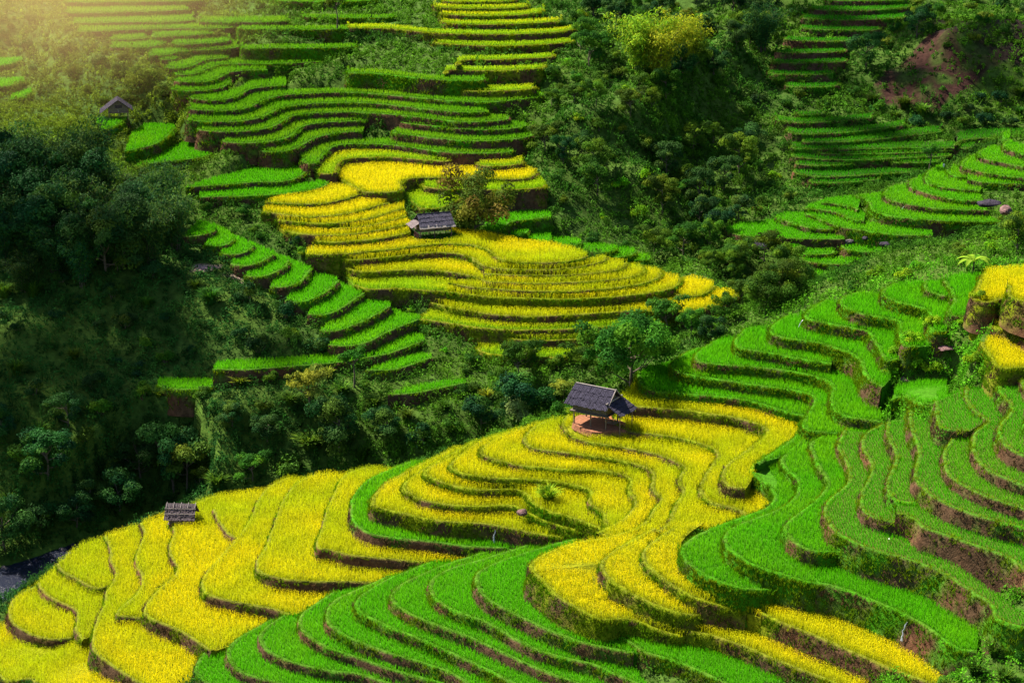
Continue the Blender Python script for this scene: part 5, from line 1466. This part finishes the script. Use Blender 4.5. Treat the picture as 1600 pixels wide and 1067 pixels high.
# ------------------------------------------------------------------ trickles that spill from paddy to paddy
M_SPRAY = mat('white_water', .3, .2, (7, .7, 1.2), attr=False, base=(.26, .28, .31), spec=.5)
def trickle(u, v, nm, drop, w, lab):
    t = TER[nm]; W = t['W']; i = ((W[:, 3] - u) ** 2 + (W[:, 4] - v) ** 2).argmin()
    p = W[i]; dd = W[min(i+1, len(W)-1), :2] - W[max(i-1, 0), :2]; dd /= np.linalg.norm(dd); n = np.array([dd[1], -dd[0]])
    V = []; K = 12
    for k in range(K):
        s = k / (K - 1); o = .05 + .55 * s ** .6; ww = w * (.4 + .9 * s) * rng.uniform(.55, 1.4); jx_ = rng.normal(0, w * .45)
        for a in np.linspace(-1, 1, 4):
            V.append([p[0] + n[0] * (o + .05 * (1 - a * a)) + dd[0] * (a * ww + jx_), p[1] + n[1] * (o + .05 * (1 - a * a)) + dd[1] * (a * ww + jx_), p[2] - .25 - drop * s ** 1.2])
    F = [[k*4 + a, k*4 + a + 1, k*4 + a + 5, k*4 + a + 4] for k in range(K - 1) for a in range(3)]
    tag(mesh_np('water_trickle', np.array(V), np.array(F), M_SPRAY, None, None, True), lab, 'trickle', 'trickles between paddies')
trickle(1424, 966, 'GR1', 1.5, .08, 'white trickle spilling down the tall mossy bank above the golden strip')
trickle(1416, 317, 'X10', .9, .08, 'white trickle down the stone bank of the upper green spur')
trickle(775, 821, 'BW1', 1.2, .07, 'thin white trickle at the right end of the dark bank in the bowl')
trickle(1251, 501, 'Q6', .8, .07, 'small white trickle at the left tip of a shoulder paddy')
# ------------------------------------------------------------------ added glow volume standing in for the sun glare at the upper left
mx_, my_ = at(95, -25, 63.0)
n1, n2 = 40, 20; V = []
for i in range(n2 + 1):
    for j in range(n1):
        a = 2 * math.pi * j / n1; b = math.pi * (i + .0) / n2
        V.append((math.cos(a) * math.sin(b), math.sin(a) * math.sin(b), math.cos(b)))
F = [[i*n1 + j, (i+1)*n1 + j, (i+1)*n1 + (j+1) % n1, i*n1 + (j+1) % n1] for i in range(n2) for j in range(n1)]
M_GLOW = bpy.data.materials.new('glow_volume'); M_GLOW.use_nodes = True
nt = M_GLOW.node_tree; nt.nodes.clear(); N = nt.nodes; L = nt.links
hv = N.new('ShaderNodeVolumePrincipled'); ho = N.new('ShaderNodeOutputMaterial')
hv.inputs['Anisotropy'].default_value = .55; hv.inputs['Color'].default_value = (1, .70, .28, 1)
tc = N.new('ShaderNodeTexCoord'); gr = N.new('ShaderNodeVectorMath'); gr.operation = 'LENGTH'
L.new(tc.outputs['Object'], gr.inputs[0])
mr = N.new('ShaderNodeMapRange'); mr.interpolation_type = 'SMOOTHERSTEP'
mr.inputs[1].default_value = 0; mr.inputs[2].default_value = 1; mr.inputs[3].default_value = .0105; mr.inputs[4].default_value = 0
L.new(gr.outputs['Value'], mr.inputs[0]); L.new(mr.outputs[0], hv.inputs['Density'])
L.new(hv.outputs[0], ho.inputs['Volume'])
o = mesh_np('sun_glow', np.array(V), np.array(F), M_GLOW, None, None, True)
o.location = (mx_, my_ - 12, 66); o.scale = (44, 60, 26); o.rotation_euler = (0, 0, math.radians(-25))
tag(o, 'added warm glow volume over the upper left corner of the far hillside', 'sun_glow', kind='stuff')
# ------------------------------------------------------------------ light, sky, camera
SUN_EL, SUN_AZ = math.radians(50), math.radians(-52)     # azimuth from the view axis, to the left and behind the hills
sd = Vector((math.sin(SUN_AZ) * math.cos(SUN_EL), math.cos(SUN_AZ) * math.cos(SUN_EL), math.sin(SUN_EL)))
sl = bpy.data.lights.new('sun', 'SUN'); sl.energy = 5; sl.angle = math.radians(.6); sl.color = (1, .93, .80)
so = bpy.data.objects.new('sun', sl); COL.objects.link(so)
so.rotation_euler = sd.to_track_quat('Z', 'Y').to_euler(); so.location = (-80, 250, 200)
# two unseen cloudlike blockers, added to shade the left ravine and upper right hollow
M_CASTER = bpy.data.materials.new('caster_white'); M_CASTER.use_nodes = True
M_CASTER.node_tree.nodes['Principled BSDF'].inputs['Base Color'].default_value = (.85, .86, .88, 1)
M_CASTER.node_tree.nodes['Principled BSDF'].inputs['Roughness'].default_value = 1
def shade_caster(spots, alt, lab, sc=.5):
    V = []; F = []; k = 0
    for u, v, z, r in spots:
        x, y = at(u, v, z); t = (alt - z) / sd.z; c = np.array([x + sd.x * t, y + sd.y * t, alt + rng.uniform(-4, 4)])
        n1, n2 = 22, 12
        for i in range(n2 + 1):
            for j in range(n1):
                a = 2 * math.pi * j / n1; b = math.pi * i / n2
                d = np.array([math.cos(a) * math.sin(b), math.sin(a) * math.sin(b), math.cos(b)])
                q = r * sc * (.72 + .6 * float(fbm(np.array([d[0] * 2 + u * .1 + d[2]]), np.array([d[1] * 2 + d[2] * 1.3]), 33)[0]))
                V.append(c + d * q * np.array([1, 1, .6]))
        F += [[k + i*n1 + j, k + (i+1)*n1 + j, k + (i+1)*n1 + (j+1) % n1, k + i*n1 + (j+1) % n1] for i in range(n2) for j in range(n1)]
        k += n1 * (n2 + 1)
    return tag(mesh_np('shade_caster', np.array(V), np.array(F), M_CASTER, None, None, True), lab, 'shade_caster', kind='structure')
shade_caster([(20,420,36,9),(110,470,34,9),(200,470,33.5,7),(60,560,30,9),(190,560,30,9),(290,520,32,6),(400,520,32,5),(30,680,23,9),(170,660,24,9),(330,640,25,6),(60,760,20,8),(240,730,20,8),(400,700,21,6),(520,690,22,6),(130,800,17,6),(0,330,41,9),(110,340,40,8),(210,350,38,7)], 430, 'added cloudlike shade caster, out of view above the left ravine')
shade_caster([(1260,20,51,11),(1350,60,48,11),(1440,60,49,11),(1540,40,52,11),(1250,110,45.5,9),(1330,130,44,8),(1450,140,43,9),(1560,150,42,9),(1300,190,40.5,8),(1400,210,39.5,8),(1290,240,38,7),(1360,260,37,6),(1140,180,42,6),(1500,195,40,6)], 450, 'added cloudlike shade caster, out of view above the upper right hollow', .48)
w = bpy.data.worlds.new('World'); scene.world = w; w.use_nodes = True
nt = w.node_tree; bg = nt.nodes['Background']
sky = nt.nodes.new('ShaderNodeTexSky'); sky.sky_type = 'NISHITA'; sky.sun_disc = False
sky.sun_elevation = SUN_EL; sky.sun_rotation = SUN_AZ
nt.links.new(sky.outputs[0], bg.inputs[0]); bg.inputs[1].default_value = .062
cam = bpy.data.cameras.new('camera'); cam.sensor_width = 36; cam.lens = FPX / 1600 * 36; cam.clip_end = 6000; cam.clip_start = 1
co = bpy.data.objects.new('camera', cam); COL.objects.link(co)
co.location = (0, 0, CAMZ); co.rotation_euler = (math.pi / 2 - PITCH, 0, 0)
scene.camera = co
vs = scene.view_settings; vs.view_transform = 'Standard'; vs.look = 'None'; vs.exposure = 1.8; vs.gamma = 1
scene.cycles.max_bounces = 5; scene.cycles.diffuse_bounces = 3; scene.cycles.transmission_bounces = 3
scene.cycles.glossy_bounces = 2; scene.cycles.use_denoising = True
